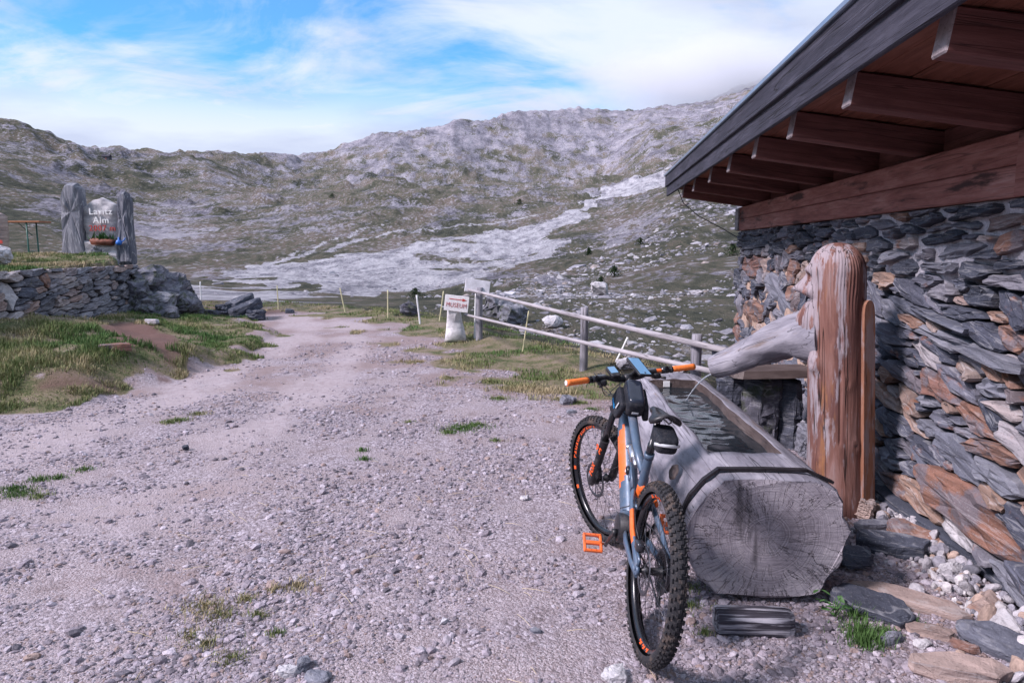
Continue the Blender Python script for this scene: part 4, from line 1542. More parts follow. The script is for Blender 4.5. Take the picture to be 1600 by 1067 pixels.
# a dark knot in the log's left side
mb = MB()
kc = Vector((.42, .372, .505))
kn = Vector((-.25, .8, .55)).normalized()
ka = kn.orthogonal().normalized(); kb = kn.cross(ka)
for r1, hgt in ((1.0, .004), (.8, .016), (.5, .006), (.15, .012)):
    mb.v += [tuple(kc + (ka * (.048 * math.cos(t * .3927)) + kb * (.036 * math.sin(t * .3927))) * r1 * (1 + .08 * math.sin(t * 2.3)) + kn * hgt) for t in range(16)]
for i in range(3):
    for k in range(16):
        mb.f.append((i * 16 + k, i * 16 + (k + 1) % 16, (i + 1) * 16 + (k + 1) % 16, (i + 1) * 16 + k)); mb.mi.append(0); mb.sm.append(True)
mb.f.append(tuple(48 + k for k in range(16))); mb.mi.append(0); mb.sm.append(False)
mb.build('knot', MATS['wet_wood'], trough)


# ------------------------------------------------------------------ water
def water_mat():
    m, nt, b = new_mat('water', 0.03, 0.5)
    b.inputs['Base Color'].default_value = (.035, .045, .055, 1)
    b.inputs['IOR'].default_value = 1.33
    b.inputs['Transmission Weight'].default_value = 0.55
    P = node(nt, 'ShaderNodeTexCoord').outputs['Object']
    n = noise_n(nt, node(nt, 'ShaderNodeMapping', {'Vector': P, 'Scale': (14, 9, 1)}).outputs[0], 1.0, 3.0, .5)
    set_bump(nt, b, n, .12, .01)
    return m


water_mat()
hit = (2.06, -.01)
gx_, gy_ = np.meshgrid(np.linspace(cx0 - .02, cx1 + .02, 260), np.linspace(-.225, .225, 70))
dd = np.hypot(gx_ - hit[0], gy_ - hit[1])
dd2 = np.hypot(gx_ - hit[0], gy_ + .41 - hit[1])
wz = .545 + .0022 * np.sin(dd * 42 + 3.0 * fbm(gx_, gy_, .25, 2, 19)) * np.exp(-dd * 1.6) + .0012 * np.sin(dd2 * 48 + 2 * fbm(gx_, gy_, .3, 2, 17)) * np.exp(-dd2 * 1.0) + .0028 * fbm(gx_ * .55, gy_, .13, 2, 15)
nx_, ny_ = gx_.shape[1], gx_.shape[0]
ii, jj = np.meshgrid(np.arange(ny_ - 1), np.arange(nx_ - 1), indexing='ij')
f4 = np.stack([ii * nx_ + jj, ii * nx_ + jj + 1, (ii + 1) * nx_ + jj + 1, (ii + 1) * nx_ + jj], -1).reshape(-1, 4)
wat = fast_mesh('trough_water', np.stack([gx_.ravel(), gy_.ravel(), wz.ravel()], 1), f4)
wat.polygons.foreach_set('use_smooth', np.ones(len(wat.polygons), bool))
wo = link('trough_water', wat, MATS['water'])
wo.matrix_world = T_M
tag(wo, kind='structure')

# ------------------------------------------------------------------ carved post with the spout
wood('post_wood', [(.28, (.075, .036, .036)), (.40, (.14, .066, .058)), (.50, (.205, .10, .08)), (.58, (.27, .155, .135)), (.70, (.35, .27, .27))], grain=(1.6, 11, 11),
     bump=.6, crack=.9, stain=(.63, (.30, .14, .07)), grey=(.55, (.36, .315, .345), 1.30, .085))
wood('plank_wood', [(.3, (.17, .075, .045)), (.5, (.28, .13, .08)), (.7, (.36, .20, .15))], grain=(3, 22, 22), bump=.4, grey=(.5, (.30, .23, .225), 0))
pb, pt = Vector((2.15, 4.5, -.06)), Vector((2.058, 4.5, 1.735))
figure = empty('carved_post', pb, 'carved wooden post with a bearded face and a branch spout over the trough', 'carving')
ax = (pt - pb).normalized()
F = Vector((-.82, .57, 0)); F = (F - ax * F.dot(ax)).normalized()
G = ax.cross(F)
FM = Matrix((ax, F, G)).transposed()
NT, NH = 168, 190
H = (pt - pb).length
th = np.arange(NT) * 2 * math.pi / NT - math.pi
hh = np.concatenate([np.linspace(0, 1.22, 60), np.linspace(1.23, H - .0015, NH - 60)])
TH, HH = np.meshgrid(th, hh)
r0 = .172 * (1 + .018 * fbm(np.cos(TH) * 2 + 9, HH * 1.5 + np.sin(TH) * 2, 1.0, 3, 4)) + .012 * sstep(.5, 0, HH)
zz = HH - .06
g = lambda a_, b_, sa, sb: np.exp(-((TH - a_) / sa) ** 2 - ((zz - b_) / sb) ** 2)
dome = np.clip((zz - 1.535) / (H - .06 - 1.535), 0, 1)
hairm = sstep(1.15, 1.45, zz) * sstep(.45, .8, np.abs(TH)) + sstep(1.57, 1.63, zz)
hairm = np.clip(hairm, 0, 1)
wav = np.sin(TH * 27 + 2.5 * fbm(TH * 1.5, zz * 3, 1.0, 2, 9) + 3 * zz)
disp = -.0055 * hairm * (1 - np.abs(wav)) * 1.6
disp += .088 * g(0, 1.445, .20, .033) + .045 * g(0, 1.495, .17, .04) + .022 * g(0, 1.575, .55, .028)       # nose and brow
disp += -.055 * g(.42, 1.522, .18, .022) - .055 * g(-.42, 1.522, .18, .022)                                 # eye hollows
disp += .013 * g(.40, 1.517, .07, .009) + .013 * g(-.40, 1.517, .07, .009)
disp += .050 * g(.62, 1.435, .19, .034) + .050 * g(-.62, 1.435, .19, .034)                                  # cheeks
disp += -.045 * g(0, 1.385, .55, .018)                                                                       # mouth
disp += .055 * g(0, 1.27, .75, .085) + .06 * g(0, 1.16, .65, .10)                                            # beard running into the branch
disp += -.006 * sstep(1.0, 1.2, zz) * sstep(1.42, 1.3, zz) * sstep(1.5, .6, np.abs(TH)) * np.abs(np.sin(TH * 22 + 6 * zz)) * 1.5
disp += .05 * g(.95, .98, .25, .05) * (1 - .7 * g(.95, .98, .12, .02))                                       # a burl on the side
for (ka_, kz_, kr_) in ((1.45, .62, 1.0), (2.15, .86, .8), (1.75, 1.08, .7), (1.2, .33, .9), (2.5, .45, .8)):
    disp += kr_ * (.014 * g(ka_, kz_, .22, .045) - .016 * g(ka_, kz_, .09, .018))
disp += -.012 * sstep(.035, 0, np.abs(np.sin((TH - 1.9) / 2))) * sstep(1.3, 1.1, zz) * (vnoise(zz * 3, zz * 0, 4) > -.2)
RR = (r0 * np.sqrt(np.clip(1 - dome ** 2.2, 0, 1)) + disp * np.clip(1.6 * (1 - dome ** 3), 0, 1))
RR = np.maximum(RR, .002)
co = np.stack([HH, RR * np.cos(TH), RR * np.sin(TH)], -1).reshape(-1, 3)
nr_ = len(hh)
ii, jj = np.meshgrid(np.arange(nr_ - 1), np.arange(NT), indexing='ij')
f4 = np.stack([ii * NT + jj, ii * NT + (jj + 1) % NT, (ii + 1) * NT + (jj + 1) % NT, (ii + 1) * NT + jj], -1).reshape(-1, 4)
pm = fast_mesh('post', co, f4)
bm = bmesh.new(); bm.from_mesh(pm); bm.verts.ensure_lookup_table()
bm.faces.new([bm.verts[(nr_ - 1) * NT + k] for k in range(NT)])
bmesh.ops.recalc_face_normals(bm, faces=bm.faces)
for f in bm.faces:
    f.smooth = True
bm.to_mesh(pm); bm.free()
po = link('post', pm, MATS['post_wood'], figure)
po.matrix_local = FM.to_4x4()


def limb(name, pts, rad, mat, parent, seg=28, noise=.06, sub=10, seed=3, base=Vector()):
    """tapering branch along local X-ish path, world points"""
    P = [Vector(p) for p in pts]
    dense, rd = [], []
    for i in range(len(P) - 1):
        for k in range(sub):
            t = k / sub
            p0, p1, p2, p3 = P[max(i - 1, 0)], P[i], P[i + 1], P[min(i + 2, len(P) - 1)]
            q = .5 * ((2 * p1) + (p2 - p0) * t + (2 * p0 - 5 * p1 + 4 * p2 - p3) * t * t + (3 * p1 - p0 - 3 * p2 + p3) * t ** 3)
            dense.append(q); rd.append(rad[i] + (rad[i + 1] - rad[i]) * t)
    dense.append(P[-1]); rd.append(rad[-1])
    axis = (P[-1] - P[0]).normalized()
    M = axis.to_track_quat('X', 'Z').to_matrix().to_4x4()
    M.translation = P[0]
    Mi = M.inverted()
    mb = MB().tube([Mi @ q for q in dense], rd, seg, True, 0, True)
    c = [Mi @ q for q in dense]
    for i, v in enumerate(mb.v):
        k = min(i // seg, len(c) - 1)
        d = Vector(v) - c[k]
        an = 2 * math.pi * (i % seg) / seg
        nz = float(fbm(np.array([math.cos(an) * 1.6 + seed]), np.array([math.sin(an) * 1.6 + k * .12]), 1.0, 3, seed)[0])
        mb.v[i] = tuple(c[k] + d * (1 + noise * nz))
    o = mb.build(name, mat, parent)
    M2 = M.copy(); M2.translation = P[0] - base
    o.matrix_local = M2
    return o


limb('spout', [(2.05, 4.58, 1.13), (1.88, 4.72, 1.10), (1.72, 4.86, 1.005), (1.585, 5.0, .895), (1.48, 5.09, .832)], [.205, .140, .112, .098, .080],
     MATS['log_wood'], figure, base=pb, noise=.10)
# dark mouth of the spout
mb = MB()
d_ = (Vector((1.48, 5.09, .832)) - Vector((1.57, 5.0, .885))).normalized()
tip = Vector((1.48, 5.09, .832)) + d_ * .004 - Vector((0, 0, .035))
mb.tube([tip - pb, tip + d_ * .006 - pb], [.030, .028], 14)
mb.build('spout_mouth', MATS['wet_wood'], figure)
# plank fixed behind the post
mb = MB()
kz = [0, .4, .8, 1.2, 1.30, 1.345, 1.37, 1.38]
kw = [.05, .048, .047, .046, .044, .037, .023, .007]
vs_ = []
for z, w in zip(kz, kw):
    vs_ += [(z, -w, -.028), (z, w, -.028), (z, w, .028), (z, -w, .028)]
fs = [(i * 4 + k, i * 4 + (k + 1) % 4, i * 4 + 4 + (k + 1) % 4, i * 4 + 4 + k) for i in range(len(kz) - 1) for k in range(4)] + [(3, 2, 1, 0), (28, 29, 30, 31)]
mb.add(vs_, fs)
po = mb.build('plank', MATS['plank_wood'], figure)
q0, q1 = Vector((2.285, 4.37, 0.0)), Vector((2.205, 4.38, 1.38))
ax2 = (q1 - q0).normalized()
yy = (Vector((.92, .38, 0)) - ax2 * ax2.dot(Vector((.92, .38, 0)))).normalized()
M = Matrix((ax2, yy, ax2.cross(yy))).transposed().to_4x4(); M.translation = q0 - pb
po.matrix_local = M

# jet of water
plain('jet', (.75, .8, .88), .12, var=.05)
MATS['jet'].node_tree.nodes['Principled BSDF'].inputs['Transmission Weight'].default_value = .6
j0, j1 = Vector((1.475, 5.085, .79)), T_M @ Vector((hit[0], hit[1], .545))
pts, rd = [], []
for k in range(26):
    t = k / 25
    p = j0.lerp(j1, t); p.z = j0.z + (j1.z - j0.z) * (t * .35 + t * t * .65)
    pts.append(p); rd.append(.0055 + .0022 * math.sin(k * 2.1) * t)
o = MB().tube(pts, rd, 8).build('water_jet', MATS['jet'])
tag(o, 'thin jet of clear water falling from the branch spout into the trough', 'water jet')
# white scrap on the far inner wall of the trough
mb = MB().box((0, 0, 0), (.006, .055, .05), None, 0, .002)
o = mb.build('paper_note', plain('white_paper', (.75, .75, .75), .7))
o.matrix_world = T_M @ Matrix.Translation((cx1 - .012, .055, .578))
tag(o, 'small white note on the far end inside the trough', 'note')


# ================================================================== LOOSE ROCKS
def rock_mesh(dims, seed, n=22, slab=False, bev=.10):
    r_ = np.random.default_rng(seed)
    bm = bmesh.new()
    if slab:
        k = int(r_.integers(6, 9))
        an = np.sort(np.linspace(0, 6.28, k, endpoint=False) + r_.uniform(-.3, .3, k))
        for zz, sc in ((-.5, .96), (-.1, 1.0), (.42, .96), (.5, .86)):
            for a_ in an:
                rr = (abs(math.cos(a_)) ** 3.2 + abs(math.sin(a_)) ** 3.2) ** (-1 / 3.2) * r_.uniform(.82, 1.04) * sc
                bm.verts.new((rr * math.cos(a_) * dims[0] / 2, rr * math.sin(a_) * dims[1] / 2, zz * dims[2] * r_.uniform(.85, 1.1)))
    else:
        for _ in range(n):
            v = r_.normal(size=3); v /= np.linalg.norm(v)
            v = np.sign(v) * np.abs(v) ** .75
            v *= r_.uniform(.85, 1.05) / max(np.linalg.norm(v), .75) * .95
            bm.verts.new((v[0] * dims[0] / 2, v[1] * dims[1] / 2, v[2] * dims[2] / 2))
    res = bmesh.ops.convex_hull(bm, input=bm.verts)
    bmesh.ops.delete(bm, geom=[g_ for g_ in res['geom_interior'] if isinstance(g_, bmesh.types.BMVert)], context='VERTS')
    bmesh.ops.dissolve_limit(bm, angle_limit=.12, verts=bm.verts, edges=bm.edges)
    bmesh.ops.bevel(bm, geom=list(bm.edges), offset=min(dims) * bev, segments=2, affect='EDGES', profile=.6, clamp_overlap=True)
    bmesh.ops.triangulate(bm, faces=bm.faces)
    # break long edges and roughen the faces
    lim = max(dims) / 9
    for _ in range(3):
        le = [e for e in bm.edges if e.calc_length() > lim]
        if not le or len(bm.faces) > 2500:
            break
        bmesh.ops.subdivide_edges(bm, edges=le, cuts=1)
        bmesh.ops.triangulate(bm, faces=bm.faces)
    bm.normal_update()
    V = np.array([v.co for v in bm.verts])
    q = V / max(dims) * (1.0, 1.0, 2.2)
    amp = min(dims) * (.07 if slab else .06)
    nz = fbm(q[:, 0] * 2 + q[:, 2] * 1.7 + seed, q[:, 1] * 2 - q[:, 2] + seed * .3, .34, 4, seed % 97, .6)
    led = np.floor(q[:, 2] * 9 + 1.2 * fbm(q[:, 0] + seed, q[:, 1], .5, 2, 5)) % 2 - .5 if slab else 0.0
    for v, a_, l_ in zip(bm.verts, nz, led if slab else np.zeros(len(V))):
        side = 1 - abs(v.normal.z)
        v.co += v.normal * (amp * a_ + amp * .55 * l_ * side)
    me = bpy.data.meshes.new('rock')
    bm.to_mesh(me); bm.free()
    return me


def rock(name, p, dims, yaw, mat, seed, label=None, cat='rock', group=None, slab=False, tilt=(0, 0), sink=.3, parent=None):
    o = link(name, rock_mesh(dims, seed, slab=slab), MATS[mat], parent)
    z = h1(p[0], p[1]) if len(p) < 3 else p[2]
    o.location = (p[0], p[1], z + dims[2] * (.5 - sink))
    o.rotation_euler = (tilt[0], tilt[1], yaw)
    if parent is None:
        tag(o, label, cat, group)
    return o


def grock(px, py, dims, yaw, mat, seed, label, slab=False, tilt=(0, 0), sink=.3, name='rock', z=None, cat='rock', group=None):
    p = gnd(px, py)
    return rock(name, (p.x, p.y) if z is None else (p.x, p.y, z), dims, R(yaw), mat, seed, label, cat, group, slab, tilt, sink)


grock(1397, 858, (.44, .20, .115), -14, 'dark_slab', 1, 'long dark slate block lying right beside the trough end', True, (.1, .05), .15, 'rock_slab')
grock(1362, 950, (.40, .22, .09), -38, 'dark_slab', 2, 'dark sloping slab next to the grass tuft under the trough', True, (.12, .1), .3, 'rock_slab')
grock(1420, 938, (.56, .15, .06), -36, 'tan_rock', 3, 'long brownish flat stone below the dark slate block', True, (.1, .05), .2, 'rock_slab')
grock(1486, 896, (.15, .12, .115), 20, 'pale_rock', 4, 'rounded pale boulder among the rubble at the wall foot', False, (0, 0), .15)
grock(1562, 1008, (.36, .20, .075), -48, 'grey_slab', 5, 'blue grey flat slab near the right edge of the rubble', True, (.15, .1), .15, 'rock_slab')
grock(1497, 1048, (.40, .15, .08), -12, 'tan_rock', 6, 'orange brown slab lowest in the right corner', True, (.05, .05), .25, 'rock_slab')
grock(1508, 1008, (.15, .10, .06), -30, 'rust_slab', 7, 'small rust coloured stone left of the blue grey slab')
grock(1392, 998, (.16, .10, .07), 15, 'grey_slab', 8, 'angular grey stone right of the grass tuft')
grock(1545, 950, (.30, .22, .12), -40, 'tan_rock', 9, 'pinkish stone wedged against the wall foot below the rust slab', False, (.2, .1), .2)
grock(1580, 975, (.24, .20, .11), -30, 'pale_rock', 10, 'pale pink stone at the wall foot above the blue grey slab', False, (.1, .2), .2)
grock(1352, 806, (.13, .11, .13), 25, 'tan_rock', 11, 'banded pink block standing beside the carved post', True, (.1, .2), .05)
grock(1381, 800, (.08, .07, .05), 0, 'pale_rock', 12, 'small white stone resting right of the banded pink block', False, (0, 0), -.3)
grock(1372, 832, (.34, .10, .055), 4, 'grey_slab', 13, 'narrow grey stone bar lying above the dark slate block', True, (0, .05), -.6, 'rock_slab')
grock(1440, 850, (.45, .18, .10), -50, 'rust_slab', 14, 'rusty orange slab leaning at the wall foot behind the rubble', True, (.2, .2), .1, 'rock_slab')
grock(1452, 985, (.22, .09, .05), -30, 'tan_rock', 15, 'flat brown stone between grass and rust coloured stone', True, (0, 0), .3, 'rock_slab')
grock(1440, 1005, (.09, .07, .05), 10, 'pale_rock', 16, 'pale pebble stone left of the rust coloured stone')
grock(1330, 880, (.25, .25, .16), 10, 'dark_slab', 17, 'dark stone half hidden under the right side of the trough', False, (0, 0), .1)
grock(963, 1058, (.15, .12, .08), 30, 'pale_rock', 20, 'smooth pale stone at the bottom edge left of the rear wheel', False, (0, 0), .35)
grock(450, 1052, (.12, .09, .06), 10, 'pale_rock', 21, 'pale round stone at the bottom edge, left of a pair')
grock(472, 1044, (.10, .09, .07), 50, 'grey_slab', 22, 'blue grey stone touching the pale one at the bottom edge')
grock(497, 1062, (.15, .10, .05), -15, 'grey_slab', 23, 'flat grey stone cut by the bottom edge')
grock(838, 987, (.07, .05, .035), 5, 'grey_slab', 24, 'small bluish stone on the gravel left of the rear wheel')
grock(693, 973, (.065, .04, .035), 40, 'pale_rock', 25, 'lone whitish pebble in the middle of the gravel')
grock(48, 1014, (.08, .05, .035), 30, 'tan_rock', 26, 'tan stone alone in the lower left gravel')
grock(290, 702, (.07, .06, .06), 0, 'dark_slab', 27, 'single dark stone on the left half of the track', False, (0, 0), .1)
grock(888, 628, (.20, .14, .10), 40, 'grey_slab', 28, 'grey stone in the verge left of the handlebar', True, (.3, .2), .2)
grock(893, 642, (.14, .10, .06), 10, 'grey_slab', 29, 'flat stone just below the grey verge stone')
grock(820, 775, (.085, .06, .05), 10, 'pale_rock', 30, 'whitish stone on the gravel left of the front wheel')
grock(183, 590, (.42, .2, .1), 15, 'rust_slab', 31, 'reddish flat stone at the foot of the grassy ledge', True, (0, 0), .2)
grock(240, 533, (.35, .16, .09), -25, 'pale_rock', 32, 'pale flat stone on the bare soil of the bank', True, (0, 0), .2, z=.34)

# pebbles heaped at the wall foot
r_ = np.random.default_rng(31)
n = 900
u_, q_ = r_.uniform(2.2, 5.2, n), np.abs(r_.normal(0, .16, n)) + .03
P_ = np.array([hut_fr.p(a_, 0, b_) for a_, b_ in zip(u_, q_)])
s_ = np.clip(r_.lognormal(math.log(.015), .5, n), .007, .045)
P_[:, 2] = height(P_[:, 0], P_[:, 1]) + s_ * .4 + .05 * sstep(.3, 0, q_)
scatter('rubble', P_, np.stack([s_ * r_.uniform(.8, 1.5, n), s_ * r_.uniform(.7, 1.2, n), s_ * r_.uniform(.5, .9, n)], 1), r_.uniform(0, 6.28, (n, 3)),
        stone_cols(n, r_, ((.44, .42, .45), (.28, .27, .31), (.55, .52, .53), (.42, .31, .26), (.18, .18, .21)), (.36, .2, .24, .14, .06)), MATS['gravel_stone'], 2, .45)

# split log under the trough
wood('split_wood', [(.32, (.02, .018, .024)), (.48, (.06, .055, .07)), (.53, (.34, .33, .37)), (.62, (.48, .46, .50)), (.7, (.05, .045, .06))], grain=(2.5, 40, 40), bump=.8)
p = gnd(1178, 982)
mb = MB()
prof = [(-.05, -.045), (.05, -.05), (.058, .0), (.04, .05), (-.03, .055), (-.056, .02)]
vs_, fs = [], []
for i, x in enumerate([-.175, -.165, 0, .14, .165, .17]):
    sc = (.9, 1, 1.02, .98, .85, .6)[i]
    vs_ += [(x, a_ * sc, b_ * sc) for a_, b_ in prof]
fs = [(i * 6 + k, i * 6 + (k + 1) % 6, i * 6 + 6 + (k + 1) % 6, i * 6 + 6 + k) for i in range(5) for k in range(6)] + [tuple(range(6)), tuple(range(30, 36))]
o = mb.add(vs_, fs).build('split_log', MATS['split_wood'], None, (p.x, p.y, .04), (0, 0, -.06))
tag(o, 'split black and white weathered log piece under the trough end', 'log')

# leafy weed beside the trough
plain('weed_leaf', (.06, .14, .04), .6, var=.3)
p = gnd(1303, 962)
w = empty('weed', (p.x, p.y, h1(p.x, p.y)), 'small leafy green weed under the right corner of the trough', 'weed')
r_ = np.random.default_rng(4)
lm = MB().add([(0, 0, 0), (.018, .013, .004), (.042, .014, .003), (.062, 0, -.004), (.042, -.014, .003), (.018, -.013, .004), (.03, 0, -.004)],
              [(0, 1, 6), (1, 2, 6), (2, 3, 6), (3, 4, 6), (4, 5, 6), (5, 0, 6)], 0, True).mesh('leaf')
lm.materials.append(MATS['weed_leaf'])
for k in range(16):
    o = link('leaf', lm, None, w, (r_.normal(0, .035), r_.normal(0, .025), r_.uniform(.03, .12)), (r_.normal(0, .3), r_.normal(.15, .3), r_.uniform(0, 6.28)))
    o.scale = [r_.uniform(.45, .9)] * 3
mb = MB()
for k in range(5):
    mb.tube([(0, 0, 0), (r_.normal(0, .03), r_.normal(0, .02), r_.uniform(.06, .12))], .002, 5)
mb.build('stem', MATS['weed_leaf'], w)

# stone pier with a wooden cap behind the trough
pier = empty('stone_pier', (2.1, 6.0, 0), 'dark stone pier with a plank cap behind the spout', 'pier')
for (x, y, z, d, mt, sd, ti) in ((1.93, 6.05, .30, (.30, .16, .64), 'dark_slab', 41, 0), (2.15, 5.98, .30, (.36, .20, .66), 'moss_rock', 42, .03), (2.40, 6.0, .28, (.22, .3, .6), 'dark_slab', 43, 0),
                             (2.48, 5.7, .10, (.2, .3, .24), 'grey_slab', 44, .1)):
    o = link('slab', rock_mesh(d, sd, slab=True, bev=.06), MATS[mt], pier, (x - 2.1, y - 6.0, z), (0, ti, .1))
mb = MB()
pl_ = [(-.36, -.16), (-.30, -.22), (.34, -.2), (.40, -.1), (.38, .16), (-.33, .16)]
mb.add([(x, y, 0) for x, y in pl_] + [(x * .94, y * .9, .062) for x, y in pl_], [(5, 4, 3, 2, 1, 0), tuple(range(6, 12))] + [(k, (k + 1) % 6, 6 + (k + 1) % 6, 6 + k) for k in range(6)])
mb.build('cap_plank', MATS['wet_wood'], pier, (.10, -.02, .625), (0, 0, .06))
rock('rock', (1.93, 6.45, .80), (.15, .15, .12), .3, 'grey_slab', 45, 'grey stone block behind the tip of the spout', 'rock', None, True, (0, 0), .9)

# ================================================================== FENCE, POLES, SIGNS
wood('fence_wood', [(.3, (.15, .145, .165)), (.46, (.25, .24, .27)), (.6, (.35, .335, .365)), (.75, (.45, .43, .46))], grain=(2.5, 16, 16), bump=.5, crack=.8)
wood('rail_wood', [(.3, (.22, .205, .22)), (.46, (.34, .315, .335)), (.6, (.43, .40, .415)), (.75, (.52, .49, .50))], grain=(2.5, 16, 16), bump=.4, crack=.6)


def pole(name, a, b, r0, r1, mat, parent=None, seg=14, wob=.02, seed=0, off=None):
    a, b = Vector(a), Vector(b)
    L_ = (b - a).length
    pts, rd = [], []
    n = 9
    for k in range(n):
        t = k / (n - 1)
        pts.append((L_ * t, wob * r0 * 8 * math.sin(t * 3.1 + seed) * .5, wob * r0 * 8 * math.sin(t * 5 + seed * 2) * .5))
        rd.append((r0 + (r1 - r0) * t) * (1 + .03 * math.sin(k * 2.7 + seed)))
    mb = MB().tube(pts, rd, seg)
    o = mb.build(name, mat, parent)
    M = (b - a).normalized().to_track_quat('X', 'Z').to_matrix().to_4x4()
    M.translation = a - (off or Vector())
    o.matrix_local = M
    return o


fp = [Vector((-.605, 12.93, 0)), Vector((1.0, 9.72, 0)), Vector((1.765, 6.68, 0))]
fence = empty('wooden_fence', fp[1], 'grey wooden fence of round posts and two pale rails', 'fence')
for k, (p, top, r0) in enumerate(zip(fp, (1.0, .90, .89), (.062, .056, .052))):
    g0 = h1(p.x, p.y) - .15
    pole('post', (p.x, p.y, g0), (p.x + .005, p.y, top), r0 * 1.06, r0 * .95, MATS['fence_wood'], fence, 16, .01, k, fp[1])
pole('rail', at(727, 452, 13.05), at(1137, 549, 6.15), .024, .030, MATS['rail_wood'], fence, 12, .05, 1, fp[1])
pole('rail', at(727, 492, 13.05), at(1131, 585, 6.10), .023, .027, MATS['rail_wood'], fence, 12, .05, 4, fp[1])
c = at(746, 448, 12.95)
plain('board_grey', (.50, .49, .52), .8, var=.2, scale=12)
o = MB().box((0, 0, 0), (.46, .05, .26), None, 0, .008).build('sign_board', MATS['board_grey'], None, c, (-.35, .16, .12))
tag(o, 'blank grey board tilted on top of the leftmost fence post', 'board')

plain('yellow_pole', (.55, .51, .31), .6, var=.15)
plain('white_pole', (.72, .72, .72), .6, var=.12)
POLES = [((435, 482), (433, 446), 20.4, 'yellow_pole', .018, 'thin yellow marker pole farthest left by the bend'),
         ((541, 489), (531, 450), 18.9, 'yellow_pole', .018, 'thin yellow pole leaning left behind the bend'),
         ((606, 501), (606, 453), 17.0, 'yellow_pole', .017, 'upright yellow pole left of the white marker'),
         ((657, 508), (651, 461), 15.9, 'white_pole', .022, 'short white marker pole left of the museum sign'),
         ((685, 507), (693, 455), 16.2, 'yellow_pole', .016, 'yellow pole just behind the museum sign'),
         ((741, 527), (744, 452), 13.15, 'white_pole', .02, 'thin white stake against the leftmost fence post'),
         ((815, 554), (826, 486), 11.4, 'yellow_pole', .013, 'yellow stick leaning right in front of the fence'),
         ((955, 572), (981, 527), 10.6, 'white_pole', .02, 'white stake leaning far right behind the fence'),
         ((313, 458), (313, 440), 29, 'white_pole', .03, 'small white stake beyond the rock outcrop')]
for k, (b_, t_, Y, mt, rr, lb) in enumerate(POLES):
    p0, p1 = at(*b_, Y), at(*t_, Y)
    p0.z = min(p0.z, h1(p0.x, p0.y)) - .1
    o = pole('marker_pole', p0, p1, rr, rr * .85, MATS[mt], None, 8, .03, k)
    tag(o, lb, 'pole', 'marker poles along the track')


def text_mesh(s, size, ext=.004, bold=0.0):
    cu = bpy.data.curves.new('text', 'FONT')
    cu.body = s
    cu.size = size
    cu.extrude = ext
    cu.offset = bold
    cu.space_character = 1.12
    cu.align_x, cu.align_y = 'CENTER', 'CENTER'
    cu.resolution_u = 3
    to = bpy.data.objects.new('text', cu)
    COL.objects.link(to)
    bpy.context.view_layer.update()
    me = bpy.data.meshes.new_from_object(to.evaluated_get(bpy.context.evaluated_depsgraph_get()))
    bpy.data.objects.remove(to); bpy.data.curves.remove(cu)
    return me


def outline_slab(name, pts, Y, thick, mat, parent=None, seed=0, base=None, smooth=False, round_=.16):
    """upright stone of real thickness with uneven faces"""
    P = [at(x, y, Y) for x, y in pts]
    c = base or Vector((sum(p.x for p in P) / len(P), Y, min(p.z for p in P)))
    q = []
    for i in range(len(P)):
        a, b_ = P[i], P[(i + 1) % len(P)]
        for k in range(3):
            q.append(a.lerp(b_, k / 3))
    ctr = sum(q, Vector()) / len(q)
    r_ = np.random.default_rng(seed)
    n = len(q)
    vs_ = []
    for lay, (sc, dy) in enumerate(((1 - round_, -.5), (.985, -.25), (1.0, 0.1), (1 - round_ * .7, .5))):
        for p in q:
            v = ctr + (p - ctr) * sc * (1 + r_.normal(0, .012))
            nz = float(fbm(np.array([v.x * 3 + seed]), np.array([v.z * 3]), 1.0, 3, seed)[0])
            vs_.append((v.x - c.x, dy * thick + .12 * thick * nz, v.z - c.z))
    fs = [(L_ * n + i, L_ * n + (i + 1) % n, (L_ + 1) * n + (i + 1) % n, (L_ + 1) * n + i) for L_ in range(3) for i in range(n)]
    # inner ring and centre of the front and back faces
    for L_, rev in ((0, True), (3, False)):
        b0 = len(vs_)
        for i in range(n):
            v = Vector(vs_[L_ * n + i]) ; m_ = Vector((ctr.x - c.x, 0, ctr.z - c.z))
            w_ = m_ + (Vector((v.x, 0, v.z)) - m_) * .5
            nz = float(fbm(np.array([w_.x * 3 + seed]), np.array([w_.z * 3]), 1.0, 3, seed + 3)[0])
            vs_.append((w_.x, v.y + .10 * thick * nz, w_.z))
        vs_.append((ctr.x - c.x, (-.5 if L_ == 0 else .5) * thick * 1.02, ctr.z - c.z))
        for i in range(n):
            fs.append((L_ * n + i, L_ * n + (i + 1) % n, b0 + (i + 1) % n, b0 + i))
            fs.append((b0 + i, b0 + (i + 1) % n, b0 + n))
    o = MB().add(vs_, fs, 0, smooth).build(name, mat, parent)
    if parent is None:
        o.location = c
    else:
        o.location = c - parent.location
    return o, c


